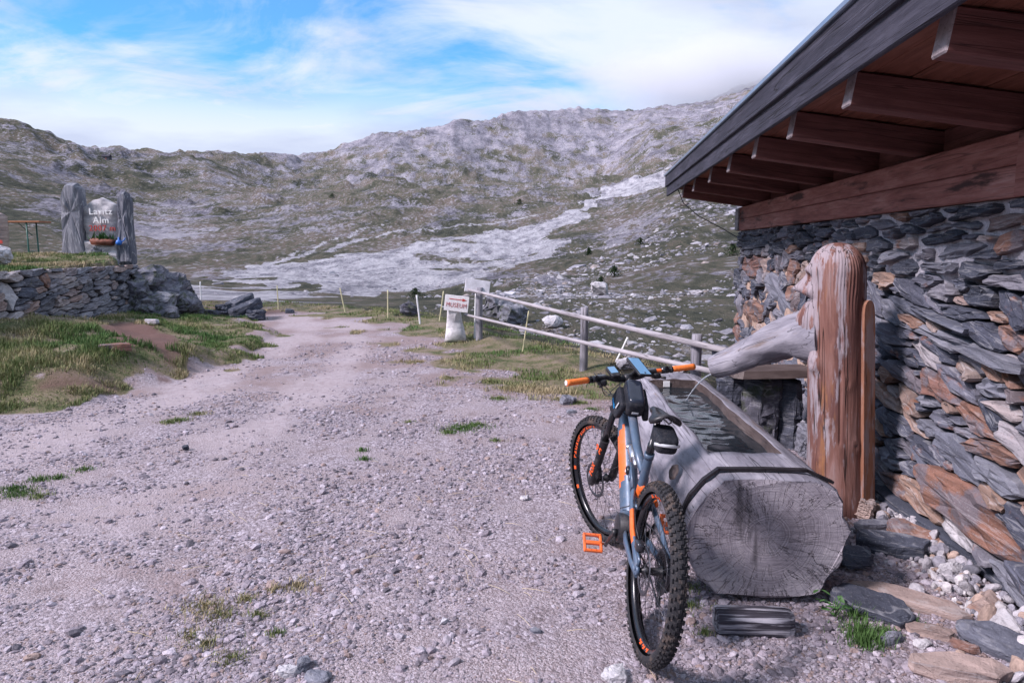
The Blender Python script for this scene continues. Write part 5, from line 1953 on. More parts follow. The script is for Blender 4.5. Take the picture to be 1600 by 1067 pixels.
# pale stone with the museum sign
o, c = outline_slab('standing_stone', [(695, 534), (698, 505), (700, 478), (712, 475), (718, 480), (722, 500), (730, 534)], 13.05, .30, MATS['white_rock'], None, 3, smooth=True)
tag(o, 'pale upright stone carrying the museum sign', 'stone')
plain('board_white', (.76, .74, .75), .75, var=.15)
plain('red_paint', (.46, .06, .05), .6, var=.15)
plain('white_paint', (.80, .80, .80), .6, var=.1)
sg = empty('museum_sign', at(712, 487, 12.85), 'white board with red MUSEUM lettering and arrow on a stone', 'sign', rot=(0, R(7), 0))
MB().box((0, 0, .15), (.44, .022, .29), None, 0, .004).build('board', MATS['board_white'], sg)
t = link('lettering', text_mesh('MUSEUM', .098, .003, -.0015), MATS['red_paint'], sg, (0, -.014, .115), (R(90), 0, 0))
t.scale = (.92, 1.2, 1)
mb = MB().box((-.02, -.013, .225), (.24, .004, .014)).add([(.10, -.0155, .255), (.10, -.0155, .197), (.18, -.0155, .226), (.10, -.011, .255), (.10, -.011, .197), (.18, -.011, .226)],
                                                          [(0, 1, 2), (5, 4, 3), (0, 3, 4, 1), (1, 4, 5, 2), (2, 5, 3, 0)])
mb.build('arrow', MATS['red_paint'], sg)

# monument at the hamlet: two schist slabs and a lettered stone
o, c = outline_slab('schist_slab', [(102, 404), (101, 345), (100, 310), (103, 292), (110, 286), (121, 287), (128, 295), (131, 330), (132, 365), (139, 404)], 18.0, .32, MATS['upright_slab'], None, 11, round_=.10)
tag(o, 'tall grey schist slab standing left of the lettered stone', 'stone slab')
o, c = outline_slab('schist_slab', [(190, 416), (188, 350), (187, 330), (187, 310), (193, 299), (199, 300), (204, 312), (206, 350), (211, 416)], 18.0, .30, MATS['upright_slab'], None, 12, round_=.10)
tag(o, 'narrow pointed schist slab standing right of the lettered stone', 'stone slab')
o, c = outline_slab('base_stone', [(134, 376), (192, 379), (194, 412), (136, 412)], 18.05, .45, MATS['pale_rock'], None, 14)
tag(o, 'low pale stone under the lettered stone', 'stone')
lst, c = outline_slab('lettered_stone', [(138, 377), (133, 345), (131, 326), (148, 313), (160, 309), (170, 313), (185, 321), (187, 350), (189, 377)], 18.1, .24, MATS['pale_rock'], None, 13, round_=.06, smooth=True)
tag(lst, 'pale arched stone lettered in white and red between the schist slabs', 'sign')
for s, px, py, sz, mt in (('Lavitz', 157, 331, .225, 'white_paint'), ('Alm', 158, 344.5, .225, 'white_paint'), ('2007 m', 160, 357, .20, 'red_paint')):
    p = at(px, py, 17.925) - lst.location
    link('lettering', text_mesh(s, sz, .012, .0015 if mt == 'white_paint' else .0), MATS[mt], lst, p, (R(90), 0, 0))
pl = empty('log_planter', at(161, 383, 17.8), 'reddish log planter with small plants before the lettered stone', 'planter')
MB().tube([(-.28, 0, .075), (-.27, 0, .09), (.26, 0, .07), (.27, 0, .06)], [.06, .085, .085, .07], 14).build('log', plain('red_log', (.20, .07, .045), .7, var=.4, scale=14), pl)
mb = MB()
r_ = np.random.default_rng(8)
for k in range(70):
    x = r_.normal(.05, .12)
    mb.add([(x - .01, r_.normal(0, .04), .14), (x + .012, r_.normal(0, .04), .14), (x + r_.normal(0, .05), r_.normal(0, .06), .17 + r_.uniform(.02, .2))], [(0, 1, 2)])
mb.build('plants', MATS['weed_leaf'], pl)['kind'] = 'stuff'
mb = MB().lathe([(.001, .0), (.05, .0), (.075, .05), (.06, .11), (.02, .13), (.018, .19), (.001, .2)], 14, Matrix.Rotation(math.pi / 2, 4, 'X'))
o = mb.build('watering_can', plain('blue_plastic', (.03, .16, .55), .4), None, at(186, 383, 17.75))
MB().tube([(.05, 0, .06), (.13, 0, .12), (.17, 0, .17)], .014, 8).build('spout', MATS['blue_plastic'], o)
tag(o, 'small bright blue can beside the log planter', 'can')
r_k = [(151, 404, (.32, .3, .26), 51, 'grey rock below the lettered stone, left of a pair'), (172, 401, (.46, .4, .34), 52, 'larger grey rock below the lettered stone')]
for px, py, d, sd, lb in r_k:
    p = at(px, py, 16.9)
    rock('rock', (p.x, p.y, h1(p.x, p.y)), d, .4, 'moss_rock', sd, lb)

# folding table with green legs
tp_ = at(38, 384, 21.5)
tb = empty('folding_table', (tp_.x - .35, tp_.y, h1(tp_.x, tp_.y)), 'orange topped folding table with green metal legs', 'table')
zt = at(38, 347, 21.5).z - tb.location.z
plain('orange_wood', (.32, .13, .06), .5, var=.15)
plain('green_metal', (.02, .10, .075), .5)
MB().box((0, 0, zt), (2.1, .55, .045), None, 0, .008).build('tabletop', MATS['orange_wood'], tb)
for sx in (-.72, .62):
    for sy in (-.22, .22):
        MB().tube([(sx, sy, 0), (sx, sy, zt - .02)], .022, 8).build('leg', MATS['green_metal'], tb)
    MB().tube([(sx, -.22, zt * .45), (sx, .22, zt * .45)], .014, 6).build('crossbar', MATS['green_metal'], tb)
    MB().tube([(sx, 0, zt * .75), (sx + (.4 if sx < 0 else -.4), 0, zt - .03)], .012, 6).build('brace', MATS['green_metal'], tb)
# red trough of flowers on white rocks
p = at(73, 374, 21.0); g0 = h1(p.x, p.y)
rock('rock', (p.x - .1, p.y, g0), (.75, .5, .42), .1, 'pale_rock', 61, 'whitish rock under the red flower box', 'rock', None, False, (0, 0), .15)
fb = empty('flower_box', (p.x, p.y, g0 + .27), 'small red flower box on a whitish rock near the table', 'flower box')
MB().add([(-.26, -.07, 0), (.26, -.07, 0), (.26, .07, 0), (-.26, .07, 0), (-.32, -.1, .13), (.32, -.1, .13), (.32, .1, .13), (-.32, .1, .13)],
         [(0, 1, 2, 3), (0, 4, 5, 1), (1, 5, 6, 2), (2, 6, 7, 3), (3, 7, 4, 0), (4, 7, 6, 5)]).build('box', MATS['red_paint'], fb)
mb = MB()
for k in range(60):
    x, y = r_.uniform(-.3, .3), r_.normal(0, .04)
    mb.add([(x - .015, y, .12), (x + .015, y, .12), (x + r_.normal(0, .03), y, .15 + r_.uniform(.02, .12))], [(0, 1, 2)])
mb.build('plants', MATS['weed_leaf'], fb)['kind'] = 'stuff'
# painted stone post and boulder cut by the left edge
o, c = outline_slab('painted_post', [(-22, 396), (-20, 340), (-8, 330), (5, 335), (8, 365), (9, 396)], 14.5, .25, MATS['tan_rock'], None, 17, smooth=True)
tag(o, 'pinkish stone post with a red mark at the left edge', 'stone post')
m_ = MB().add([(-.05, 0, 0), (.06, 0, .005), (.05, 0, .075), (-.04, 0, .07), (-.05, -.006, 0), (.06, -.006, .005), (.05, -.006, .075), (-.04, -.006, .07)],
              [(0, 1, 2, 3), (7, 6, 5, 4), (0, 4, 5, 1), (1, 5, 6, 2), (2, 6, 7, 3), (3, 7, 4, 0)]).build('paint_mark', MATS['red_paint'], o)
m_.location = at(0, 381, 14.34) - o.location
p = at(-6, 412, 13.0)
rock('boulder', (p.x, p.y, h1(p.x, p.y)), (.62, .5, .5), .2, 'pale_rock', 63, 'smooth rounded grey boulder on the terrace at the left edge', 'boulder', None, False, (0, 0), .12)

# ------------------------------------------------------------------ dry stone terrace wall
dw0, dw1 = Vector((-7.62, 8.2, 0)), Vector((-8.38, 16.0, 0))
dU = (dw1 - dw0).normalized()
dN = Vector((dU.y, -dU.x, 0))
dLen = (dw1 - dw0).length
dsw = empty('dry_stone_wall', (dw0.x, dw0.y, .30), 'low dry stone wall of grey and reddish stones holding the terrace', 'wall')
dfr = Frame((0, 0, 0), dU, dN, R(6))
db = (0, dLen, 0, 1.06)
dfw = Frame(dw0 + Vector((0, 0, .30)), dU, dN, R(6))


def d_seg(x1, y1, x2, y2, b, m):
    a0, a1 = dfw.uv(x1, y1), dfw.uv(x2, y2)
    return [(a0[0] + a1[0]) / 2, (a0[1] + a1[1]) / 2, max(.1, math.hypot(a0[0] - a1[0], a0[1] - a1[1]) / 2), b, 0.05, m]


dfix = [d_seg(0, 462, 22, 458, .26, 'pale_rock'), d_seg(60, 440, 72, 440, .15, 'rust_slab'), d_seg(28, 458, 50, 458, .12, 'grey_slab')]


def d_kind(u, v, k, r_):
    big = (1 - k) ** 1.5
    a = r_.uniform(.06, .1) + .22 * big
    return a, a * r_.uniform(.20, .38), r_.normal(.10, .12), None


pk = np.random.default_rng(77)
S_d, T_d = pack(dfix, db, d_kind, pk, 5000)
dcore = mortar_core(dfr, (0, dLen, -.5, 1.0), lambda U, V: -.07 + 0 * U, lambda U, V: np.tile([[.05, .048, .05]], (len(U), 1)), .12, .4, 'wall_core', dsw)
lay_stones(dfr, S_d, T_d, db, .006, dsw, np.random.default_rng(6), lambda u, v, r_: r_.uniform(.0, .09), 'stone', 260, 'mixed_stone')

# outcrop where the wall ends
oc = empty('rock_outcrop', (-7.9, 16.0, .2), 'mossy grey rock outcrop at the end of the dry stone wall', 'outcrop')
for (px, py, Y, d, sd, yaw) in ((238, 424, 16.0, (.8, .9, .55), 71, .2), (262, 441, 16.3, (1.0, 1.0, .7), 72, -.3), (248, 466, 15.6, (.95, .9, .6), 73, .5), (284, 468, 16.2, (.9, .8, .6), 74, .1),
                                (306, 482, 16.6, (.6, .6, .4), 75, .4), (222, 452, 15.5, (.6, .7, .7), 76, .2), (285, 448, 17.2, (.7, .8, .5), 77, .7), (262, 484, 15.3, (.7, .5, .35), 78, 0)):
    p = at(px, py, Y)
    link('rock', rock_mesh(tuple(v * 1.25 for v in d), sd, n=30, bev=.10), MATS['moss_rock'], oc, p - oc.location - Vector((.1, 0, .16)), (.1, -.3, yaw))
sl = empty('slanted_rock', (-6.1, 17.6, 0), 'dark tilted slab rock where the track bends', 'rock')
for (px, py, Y, d, sd, rot) in ((384, 482, 17.4, (1.0, .8, .26), 81, (.1, -.35, .2)), (372, 474, 17.7, (.9, .7, .2), 82, (.15, -.42, .3)), (352, 486, 17.5, (.5, .5, .35), 83, (0, -.2, 0)), (400, 494, 17.2, (.5, .5, .3), 84, (0, .1, .4))):
    p = at(px, py, Y)
    link('slab', rock_mesh(d, sd, slab=True, bev=.1), MATS['dark_slab'], sl, p - sl.location, rot)
for k, (px, py, sz, mt, lb) in enumerate(((330, 497, .5, 'moss_rock', 'flat rock at the bank edge left of the slanted slab'), (300, 497, .35, 'grey_slab', 'grey stone on the bank edge above the track'),
                                          (452, 484, .4, 'dark_slab', 'dark stone at the far bend of the track'))):
    p = gnd(px, py, .05)
    rock('rock', (p.x, p.y), (sz, sz * .8, sz * .45), k, mt, 90 + k, lb, 'rock', None, False, (0, 0), .2)

# boulders one can single out beyond the fence
BO = [(640, 495, 17.5, (.6, .5, .45), 'moss_rock', 'grey crag left of the white marker pole'), (785, 492, 22.0, (1.6, 1.0, 1.0), 'moss_rock', 'ribbed grey crag behind the left end of the fence'),
      (800, 502, 21.0, (1.2, .9, .8), 'moss_rock', 'second grey crag right of the ribbed one'), (938, 462, 42, (1.9, 1.5, 1.1), 'pale_rock', 'large pale boulder halfway up the right slope'),
      (865, 515, 20, (.9, .7, .5), 'pale_rock', 'pale block in the gully behind the fence'), (1060, 575, 9.2, (.35, .3, .22), 'pale_rock', 'pale stone seen between handlebar and fence'),
      (1085, 465, 34, (1.5, .8, .35), 'pale_rock', 'flat whitish slab on the slope near the hut corner'), (980, 572, 9.6, (.36, .3, .25), 'pale_rock', 'pale stone at the foot of the leaning white stake')]
for k, (px, py, Y, d, mt, lb) in enumerate(BO):
    p = at(px, py, Y)
    rock('boulder', (p.x, p.y), d, .3 * k, mt, 110 + k, lb, 'boulder', None, False, (.1, .1), .2)

# dwarf pines on the slopes
def pine_mat():
    m, nt, b = new_mat('needles', .8, .1)
    n = noise_n(nt, obj_vec(nt), 3.0, 3.0)
    nt.links.new(ramp(nt, n, [(.35, (.014, .026, .014)), (.65, (.045, .07, .03))]), b.inputs['Base Color'])
    return m


pine_mat()
plain('bark', (.07, .05, .04), .9)


def pine(p, hgt, wid, seed, label):
    r_ = np.random.default_rng(seed)
    e = empty('dwarf_pine', p, label, 'shrub', 'dwarf pines on the slopes')
    MB().tube([(0, 0, -.1), (.02 * hgt, 0, .4 * hgt), (0, .02 * hgt, .9 * hgt)], [.05 * hgt, .035 * hgt, .008 * hgt], 7).build('trunk', MATS['bark'], e)
    mb = MB()
    for k in range(520):
        t = r_.random() ** .8
        rr = wid * (1 - t) ** .7 * math.sqrt(r_.random()) * (.75 + .4 * math.sin(7 * t + k % 5))
        a = r_.uniform(0, 6.28)
        c = Vector((rr * math.cos(a), rr * math.sin(a), hgt * (.06 + .94 * t)))
        s = hgt * r_.uniform(.05, .10)
        d1, d2 = Vector(r_.normal(size=3)).normalized() * s, Vector(r_.normal(size=3)).normalized() * s * .6
        mb.add([c - d1, c + d2, c + d1 + Vector((0, 0, s * .5)), c - d2], [(0, 1, 2), (0, 2, 3)])
    mb.build('crown', MATS['needles'], e)


for k, (px, py, Y, hh_, ww, lb) in enumerate([(960, 431, 62, 1.0, 1.0, 'rounded dwarf pine just above the large pale boulder'), (940, 448, 55, .7, .7, 'small dwarf pine left of the large pale boulder'),
                                               (920, 388, 100, 1.3, 1.1, 'dwarf pine standing highest of the group on the right slope'), (1000, 372, 95, 1.0, 1.2, 'dwarf pine on the upper right slope near the roof'),
                                               (648, 466, 45, .7, 1.0, 'low spreading dwarf pine on the valley floor'), (1145, 380, 60, 1.0, 1.3, 'low dark shrub next to the hut corner'),
                                               (812, 316, 330, 3.0, 4.0, 'distant dark shrub on the middle hillside'), (522, 304, 420, 3.0, 4.0, 'distant dark shrub on the left hillside')]):
    x, y = (px - 800) / 1109 * Y, Y
    pine((x, y, h1(x, y) - .05), hh_, ww, 200 + k, lb)

# tiny hut on the left ridge
x, y = (177 - 800) / 1109 * 505, 505
rh = empty('ridge_hut', (x, y, h1(x, y) - .6), 'tiny dark hut on the left skyline ridge', 'hut')
MB().box((0, 0, 1.3), (5.2, 4, 2.8)).build('wall', MATS['dark_slab'], rh)
MB().add([(-3, -2.5, 2.6), (3, -2.5, 2.6), (3, 2.5, 2.6), (-3, 2.5, 2.6), (-3, 0, 4.2), (3, 0, 4.2)], [(0, 1, 5, 4), (2, 3, 4, 5), (0, 4, 3), (1, 2, 5), (3, 2, 1, 0)]).build('roof', MATS['fascia_wood'], rh)
MB().box((.6, -2.03, 1.0), (.9, .08, 1.9)).build('door', MATS['beam_wood'], rh)

# ================================================================== MOUNTAIN BIKE
plain('frame_paint', (.080, .125, .19), .42, .2, .5, .10, 25, 0, .2, .35)
plain('orange_paint', (.82, .15, .025), .45, .0, .5, .08, 25, 0, .15, .22)
plain('orange_rubber', (.80, .20, .04), .65, var=.1, scale=90, bump=.4)
plain('black_part', (.014, .014, .018), .45, .1, .5, .3, 30, 0, 0, .18)
plain('black_gloss', (.012, .012, .016), .22, .2, .5, .3, 30, 0, .5)
plain('silver', (.55, .56, .60), .28, .9, .5, .15, 30)
plain('dark_steel', (.10, .10, .115), .35, .8, .5, .3, 40)
plain('bag_cloth', (.013, .015, .022), .75, .0, .3, .3, 120, .5, 0, .15)
plain('bag_gloss', (.02, .025, .04), .12, .0, .6, .2, 30)
plain('reflective', (.55, .56, .58), .4, .1)
plain('blue_print', (.02, .25, .55), .6)
plain('orange_print', (.80, .11, .02), .55, var=.1)


def tyre_mat():
    m, nt, b = new_mat('tyre', .8, .3)
    v = obj_vec(nt)
    n = noise_n(nt, v, 14, 6, .7)
    f = noise_n(nt, v, 160, 3, .6)
    c = mixc(nt, map_range(nt, n, .50, .66, 0, .8), (.022, .022, .026), (.115, .085, .07))
    c = mixc(nt, map_range(nt, f, .5, .7, 0, .35), c, (.13, .11, .105))
    nt.links.new(c, b.inputs['Base Color'])
    set_bump(nt, b, f, .4, .003)
    return m


tyre_mat()


def screen_mat():
    m, nt, b = new_mat('phone_glass', .06, .6)
    b.inputs['Base Color'].default_value = (.02, .03, .045, 1)
    b.inputs['Coat Weight'].default_value = .6
    b.inputs['Emission Color'].default_value = (.10, .20, .36, 1)  # blue glow added to imitate the sky reflected in the glass
    b.inputs['Emission Strength'].default_value = .8
    return m


screen_mat()
rear, front = Vector((.547, 2.785, 0)), Vector((.498, 3.975, 0))
hd = math.atan2(front.y - rear.y, front.x - rear.x)
BM = Matrix.Translation((rear.x, rear.y, h1(rear.x, rear.y) + .004)) @ Matrix.Rotation(hd, 4, 'Z') @ Matrix.Rotation(R(6.8), 4, 'X')
bike = empty('mountain_bike', (0, 0, 0), 'blue grey and orange electric mountain bike leaning against the trough', 'bicycle')
bike.matrix_world = BM
WB, RW = 1.20, .370
AX = Vector((-.415, 0, .91)).normalized()
AP = Vector((WB - .27, 0, .85))
ST = Matrix.Translation(AP) @ Matrix.Rotation(R(22), 4, AX) @ Matrix.Translation(-AP)


def bp(mb, name, mat, S=None, parent=None):
    o = mb.build(name, mat, parent or bike)
    if S is not None:
        o.matrix_local = S
    return o


def rbox(c, d, e=.35, nu=20, nv=12, M=None):
    """soft-cornered box"""
    M = M or Matrix.Identity(3)
    sg = lambda v, p: math.copysign(abs(v) ** p, v)
    vs_, fs = [], []
    for i in range(nv + 1):
        a = -math.pi / 2 + math.pi * i / nv
        for k in range(nu):
            t = 2 * math.pi * k / nu
            vs_.append(Vector(c) + M @ Vector((d[0] / 2 * sg(math.cos(a), e) * sg(math.cos(t), e), d[1] / 2 * sg(math.cos(a), e) * sg(math.sin(t), e), d[2] / 2 * sg(math.sin(a), e))))
    for i in range(nv):
        for k in range(nu):
            fs.append((i * nu + k, i * nu + (k + 1) % nu, (i + 1) * nu + (k + 1) % nu, (i + 1) * nu + k))
    return vs_, fs


def arc_block(mb, r0, r1, a0, a1, y0, y1, n=5, slant=0.0):
    """a small printed shape following the rim"""
    vs_ = []
    for k in range(n + 1):
        a = a0 + (a1 - a0) * k / n
        for r_, y in ((r0, y0), (r1, y1)):
            aa = a + (slant if r_ == r1 else 0)
            vs_.append((r_ * math.cos(aa), y, r_ * math.sin(aa)))
    mb.add(vs_, [(2 * k, 2 * k + 1, 2 * k + 3, 2 * k + 2) for k in range(n)])


def make_wheel(name, S, is_rear):
    # hub is the wheel's own mesh; everything else hangs on it (local Y is the axle)
    hub = MB().lathe([(.0001, -.062), (.009, -.062), (.009, -.05), (.027, -.036), (.027, -.031), (.016, -.026), (.016, .026), (.027, .031), (.027, .036), (.012, .05), (.009, .062), (.0001, .062)], 24)
    w = bp(hub, name, MATS['black_part'], S)
    # tyre body with knobs
    mb = MB()
    prof = []
    for k in range(17):
        a = R(-118) + R(236) * k / 16
        prof.append((.338 + .0285 * math.cos(a), .0315 * math.sin(a)))
    mb.lathe(prof, 96)
    n = 66
    for k in range(n):
        for lat, ln, wd, ht, ph in ((.16, .017, .011, .0052, 0), (-.16, .017, .011, .0052, .5), (.62, .013, .010, .0058, .25), (-.62, .013, .010, .0058, .75), (1.02, .016, .012, .0062, .5), (-1.02, .016, .012, .0062, 0)):
            a = 2 * math.pi * (k + ph) / n
            rr, yy_ = .338 + .0305 * math.cos(lat), .0335 * math.sin(lat)
            c = Vector((rr * math.cos(a), yy_, rr * math.sin(a)))
            er = Vector((math.cos(a) * math.cos(lat), math.sin(lat), math.sin(a) * math.cos(lat)))
            et = Vector((-math.sin(a), 0, math.cos(a)))
            es = er.cross(et)
            vv = []
            for h_, tp in ((-.004, 1.0), (ht, .8)):
                for st, ss_ in ((-1, -1), (1, -1), (1, 1), (-1, 1)):
                    vv.append(c + er * h_ + et * (st * ln / 2 * tp) + es * (ss_ * wd / 2 * tp))
            mb.add(vv, [(0, 1, 5, 4), (1, 2, 6, 5), (2, 3, 7, 6), (3, 0, 4, 7), (4, 5, 6, 7)])
    mb.build('tyre', MATS['tyre'], w)
    MB().lathe([(.300, -.010), (.296, 0), (.300, .010), (.312, .0165), (.322, .0175), (.322, .0145), (.314, .012), (.314, -.012), (.322, -.0145), (.322, -.0175), (.312, -.0165)], 72, closed=True).build('rim', MATS['black_gloss'], w)
    L_ = .268
    sp_me = MB().tube([(0, 0, 0), (0, 0, L_)], .0011, 5).mesh('spoke')
    sp_me.materials.append(MATS['dark_steel'])
    for k in range(32):
        side = 1 if k % 2 else -1
        a = 2 * math.pi * k / 32
        ah = a + (.62 if (k // 2) % 2 else -.62)
        p0 = Vector((.026 * math.cos(ah), side * .033, .026 * math.sin(ah)))
        p1 = Vector((.299 * math.cos(a), side * .003, .299 * math.sin(a)))
        o = link('spoke', sp_me, None, w)
        M = (p1 - p0).to_track_quat('Z', 'Y').to_matrix().to_4x4()
        M = M @ Matrix.Diagonal((1, 1, (p1 - p0).length / L_, 1))
        M.translation = p0
        o.matrix_local = M
    # rotor
    mb = MB()
    ry = .043
    mb.lathe([(.082, ry - .0009), (.1015, ry - .0009), (.1015, ry + .0009), (.082, ry + .0009)], 60, closed=True)
    for k in range(6):
        a = k * math.pi / 3
        mb.tube([(.022 * math.cos(a), ry, .022 * math.sin(a)), (.084 * math.cos(a + .5), ry, .084 * math.sin(a + .5))], [(.0008, .005)] * 2, 6, up=(0, 1, 0))
    mb.lathe([(.016, ry - .001), (.028, ry - .001), (.028, ry + .001), (.016, ry + .001)], 30, closed=True)
    mb.build('brake_rotor', MATS['dark_steel'], w)
    # orange print on the rim
    mb = MB()
    Y0, Y1 = .0112, .0172
    def pr(a0, a1, r0=.3005, r1=.3135, sl=0.0):
        f_ = lambda r_: .0105 + (r_ - .300) / .012 * .0065 + .0008
        arc_block(mb, r0, r1, a0, a1, f_(r0), f_(r1), 3, sl)
    if not is_rear:
        a = R(8)
        for wdt, kind in ((4.5, 0), (6, 1), (6, 2), (6.5, 1), (5.5, 2), (6.5, 0), (5.5, 1), (6.5, 2), (5, 0), (6, 1), (6, 2), (5, 0), (6, 1)):
            w_ = R(wdt)
            if kind == 0:
                pr(a, a + w_ * .3); pr(a + w_ * .3, a + w_ * .85, .3095, .3135)
            elif kind == 1:
                pr(a, a + w_ * .35, sl=w_ * .35); pr(a + w_ * .45, a + w_ * .75, sl=-w_ * .2)
            else:
                pr(a, a + w_ * .28); pr(a + w_ * .3, a + w_ * .8, .3005, .305); pr(a + w_ * .62, a + w_ * .85)
            a += w_
        pr(R(-6), R(-2)); pr(R(-28), R(-24)); pr(R(200), R(206))
    else:
        for a0 in (262, 272, 281, 80, 90, 100):
            pr(R(a0), R(a0 + 3), sl=.03); pr(R(a0 + 4), R(a0 + 7), .3005, .307)
    mb.build('rim_print', MATS['orange_print'], w)
    return w


rw = make_wheel('rear_wheel', Matrix.Translation((0, 0, RW)) @ Matrix.Rotation(.3, 4, 'Y'), True)
fw = make_wheel('front_wheel', ST @ Matrix.Translation((WB, 0, RW)) , False)
# cassette
mb = MB()
for k in range(9):
    rr = .034 + .0075 * k
    y = -.030 - .0042 * (8 - k)
    pf = []
    tn = 72
    mb.lathe([(rr - .012, y - .0008), (rr, y - .0008), (rr, y + .0008), (rr - .012, y + .0008)], 44, closed=True)
bp(mb, 'cassette', MATS['dark_steel'], Matrix.Translation((0, 0, RW)))

# ---- frame
FR = MB()
HT0, HT1 = Vector((WB - .27, 0, .85)), Vector((WB - .27 - .055, 0, .97))
BB = Vector((.45, 0, .345))


def frame_tube(mb, pts, rad, seg=18, orange=None):
    b0 = len(mb.f)
    mb.tube(pts, rad, seg, True, 0, True, (0, 1, 0))
    if orange:
        for q in range(b0, len(mb.f)):
            c = sum((Vector(mb.v[i]) for i in mb.f[q]), Vector()) / len(mb.f[q])
            if orange(c):
                mb.mi[q] = 1


def lin(a, b_, n):
    return [a.lerp(b_, k / (n - 1)) for k in range(n)]


FR.tube([HT0 - AX * .01, HT0, HT1, HT1 + AX * .008], [.026, .031, .029, .025], 20)
# down tube with the battery
dt = lin(Vector((WB - .30, 0, .845)), Vector((.50, 0, .40)), 24)
drad = [(.032 + .014 * min(1, k / 4), .038 + .024 * min(1, k / 5)) for k in range(24)]
frame_tube(FR, dt, drad, 24, lambda c: c.y > .024 and .60 < c.x + .06 * (c.z - .6) < .80 and (c.x - .60) * 1.0 + (c.z - .5) * -.9 < .17)
# motor cradle
FR.tube([(.53, 0, .43), (.47, 0, .37), (.42, 0, .345)], [(.044, .06), (.046, .062), (.036, .045)], 20, True, 0, True, (0, 1, 0))
# top tube, slim and flattened, with the seat-tube junction
tt = [Vector((WB - .315, 0, .945)), Vector((.74, 0, .855)), Vector((.56, 0, .745)), Vector((.38, 0, .675))]
frame_tube(FR, tt, [(.025, .022), (.024, .019), (.022, .017), (.020, .016)], 16)
sttop = Vector((.325, 0, .775))
frame_tube(FR, lin(Vector((.44, 0, .40)), sttop, 20), .0205, 18, lambda c: .555 < c.z < .615)
FR.tube([(.33, 0, .76), (.322, 0, .785)], .0235, 18)
fo = bp(FR, 'frame', [MATS['frame_paint'], MATS['orange_paint']])
# seat stays, chain stays and rocker
SS = MB()
for sgn in (1, -1):
    p = [Vector((.405, sgn * .028, .575)), Vector((.33, sgn * .047, .545)), Vector((.18, sgn * .066, .470)), Vector((.05, sgn * .070, .405)), Vector((.0, sgn * .070, RW))]
    pts = []
    for a, b_ in zip(p[:-1], p[1:]):
        pts += lin(a, b_, 7)[:-1]
    pts.append(p[-1])
    frame_tube(SS, pts, [(.011, .019)] * len(pts), 14, lambda c: c.y > 0 and .12 < c.x < .27)
    q = [Vector((.41, sgn * .035, .36)), Vector((.30, sgn * .056, .365)), Vector((.12, sgn * .070, .355)), Vector((.0, sgn * .071, .352))]
    frame_tube(SS, q, [(.012, .020), (.011, .018), (.010, .015), (.009, .017)], 14)
    SS.tube([(0, sgn * .064, RW), (0, sgn * .078, RW)], .020, 16)
    SS.tube([(.0, sgn * .070, .39), (-.012, sgn * .070, .415), (.06, sgn * .068, .430)], [(.007, .010)] * 3, 10, up=(0, 1, 0))
SS.tube([(.30, -.05, .535), (.30, .05, .535)], .013, 12)
bp(SS, 'rear_triangle', [MATS['frame_paint'], MATS['orange_paint']])
RK = MB()
for sgn in (1, -1):
    RK.tube([(.41, sgn * .034, .58), (.46, sgn * .036, .625), (.53, sgn * .03, .665)], [(.007, .022), (.008, .026), (.007, .015)], 12, up=(0, 1, 0))
    RK.tube([(.455, sgn * .040, .62), (.455, sgn * .047, .62)], .016, 14)
bp(RK, 'rocker_link', MATS['frame_paint'])
OG = MB()
OG.tube([(.375, -.02, .60), (.33, -.055, .57), (.30, -.062, .548)], [(.010, .02), (.009, .022), (.008, .016)], 10, up=(0, 1, 0))
OG.tube([(.375, .012, .605), (.35, -.01, .60)], [(.012, .022)] * 2, 10, up=(0, 1, 0))
bp(OG, 'link_cover', MATS['orange_paint'])
SH = MB()
s0, s1 = Vector((.52, 0, .66)), Vector((.66, 0, .715))
SH.tube(lin(s0, s0.lerp(s1, .5), 3), .013, 14)
bp(SH, 'shock_shaft', MATS['silver'])
SH2 = MB().tube([s0.lerp(s1, .35), s0.lerp(s1, .38), s1, s1 + (s1 - s0).normalized() * .012], [.019, .024, .024, .014], 18)
SH2.tube([s1 + Vector((0, -.03, 0)), s1 + Vector((0, .03, 0))], .011, 10)
bp(SH2, 'rear_shock', MATS['silver'])
b_ = MB().lathe([(.0001, .0), (.022, .0), (.024, .006), (.018, .014), (.0001, .015)], 20)
bo = bp(b_, 'lock_button', MATS['black_gloss'], Matrix.Translation((.505, .038, .640)))
MB().add([(-.010, .0165, -.008), (.010, .0165, -.008), (0, .0165, .010)], [(0, 1, 2)]).build('white_mark', MATS['white_paint'], bo)
# motor, cranks, pedals
MT = MB().tube([(.47, -.066, .365), (.47, -.06, .365), (.47, .06, .365), (.47, .066, .365)], [.058, .070, .070, .058], 28)
bp(MT, 'motor', MATS['black_part'])
pd = Vector((.122, 0, -.112))


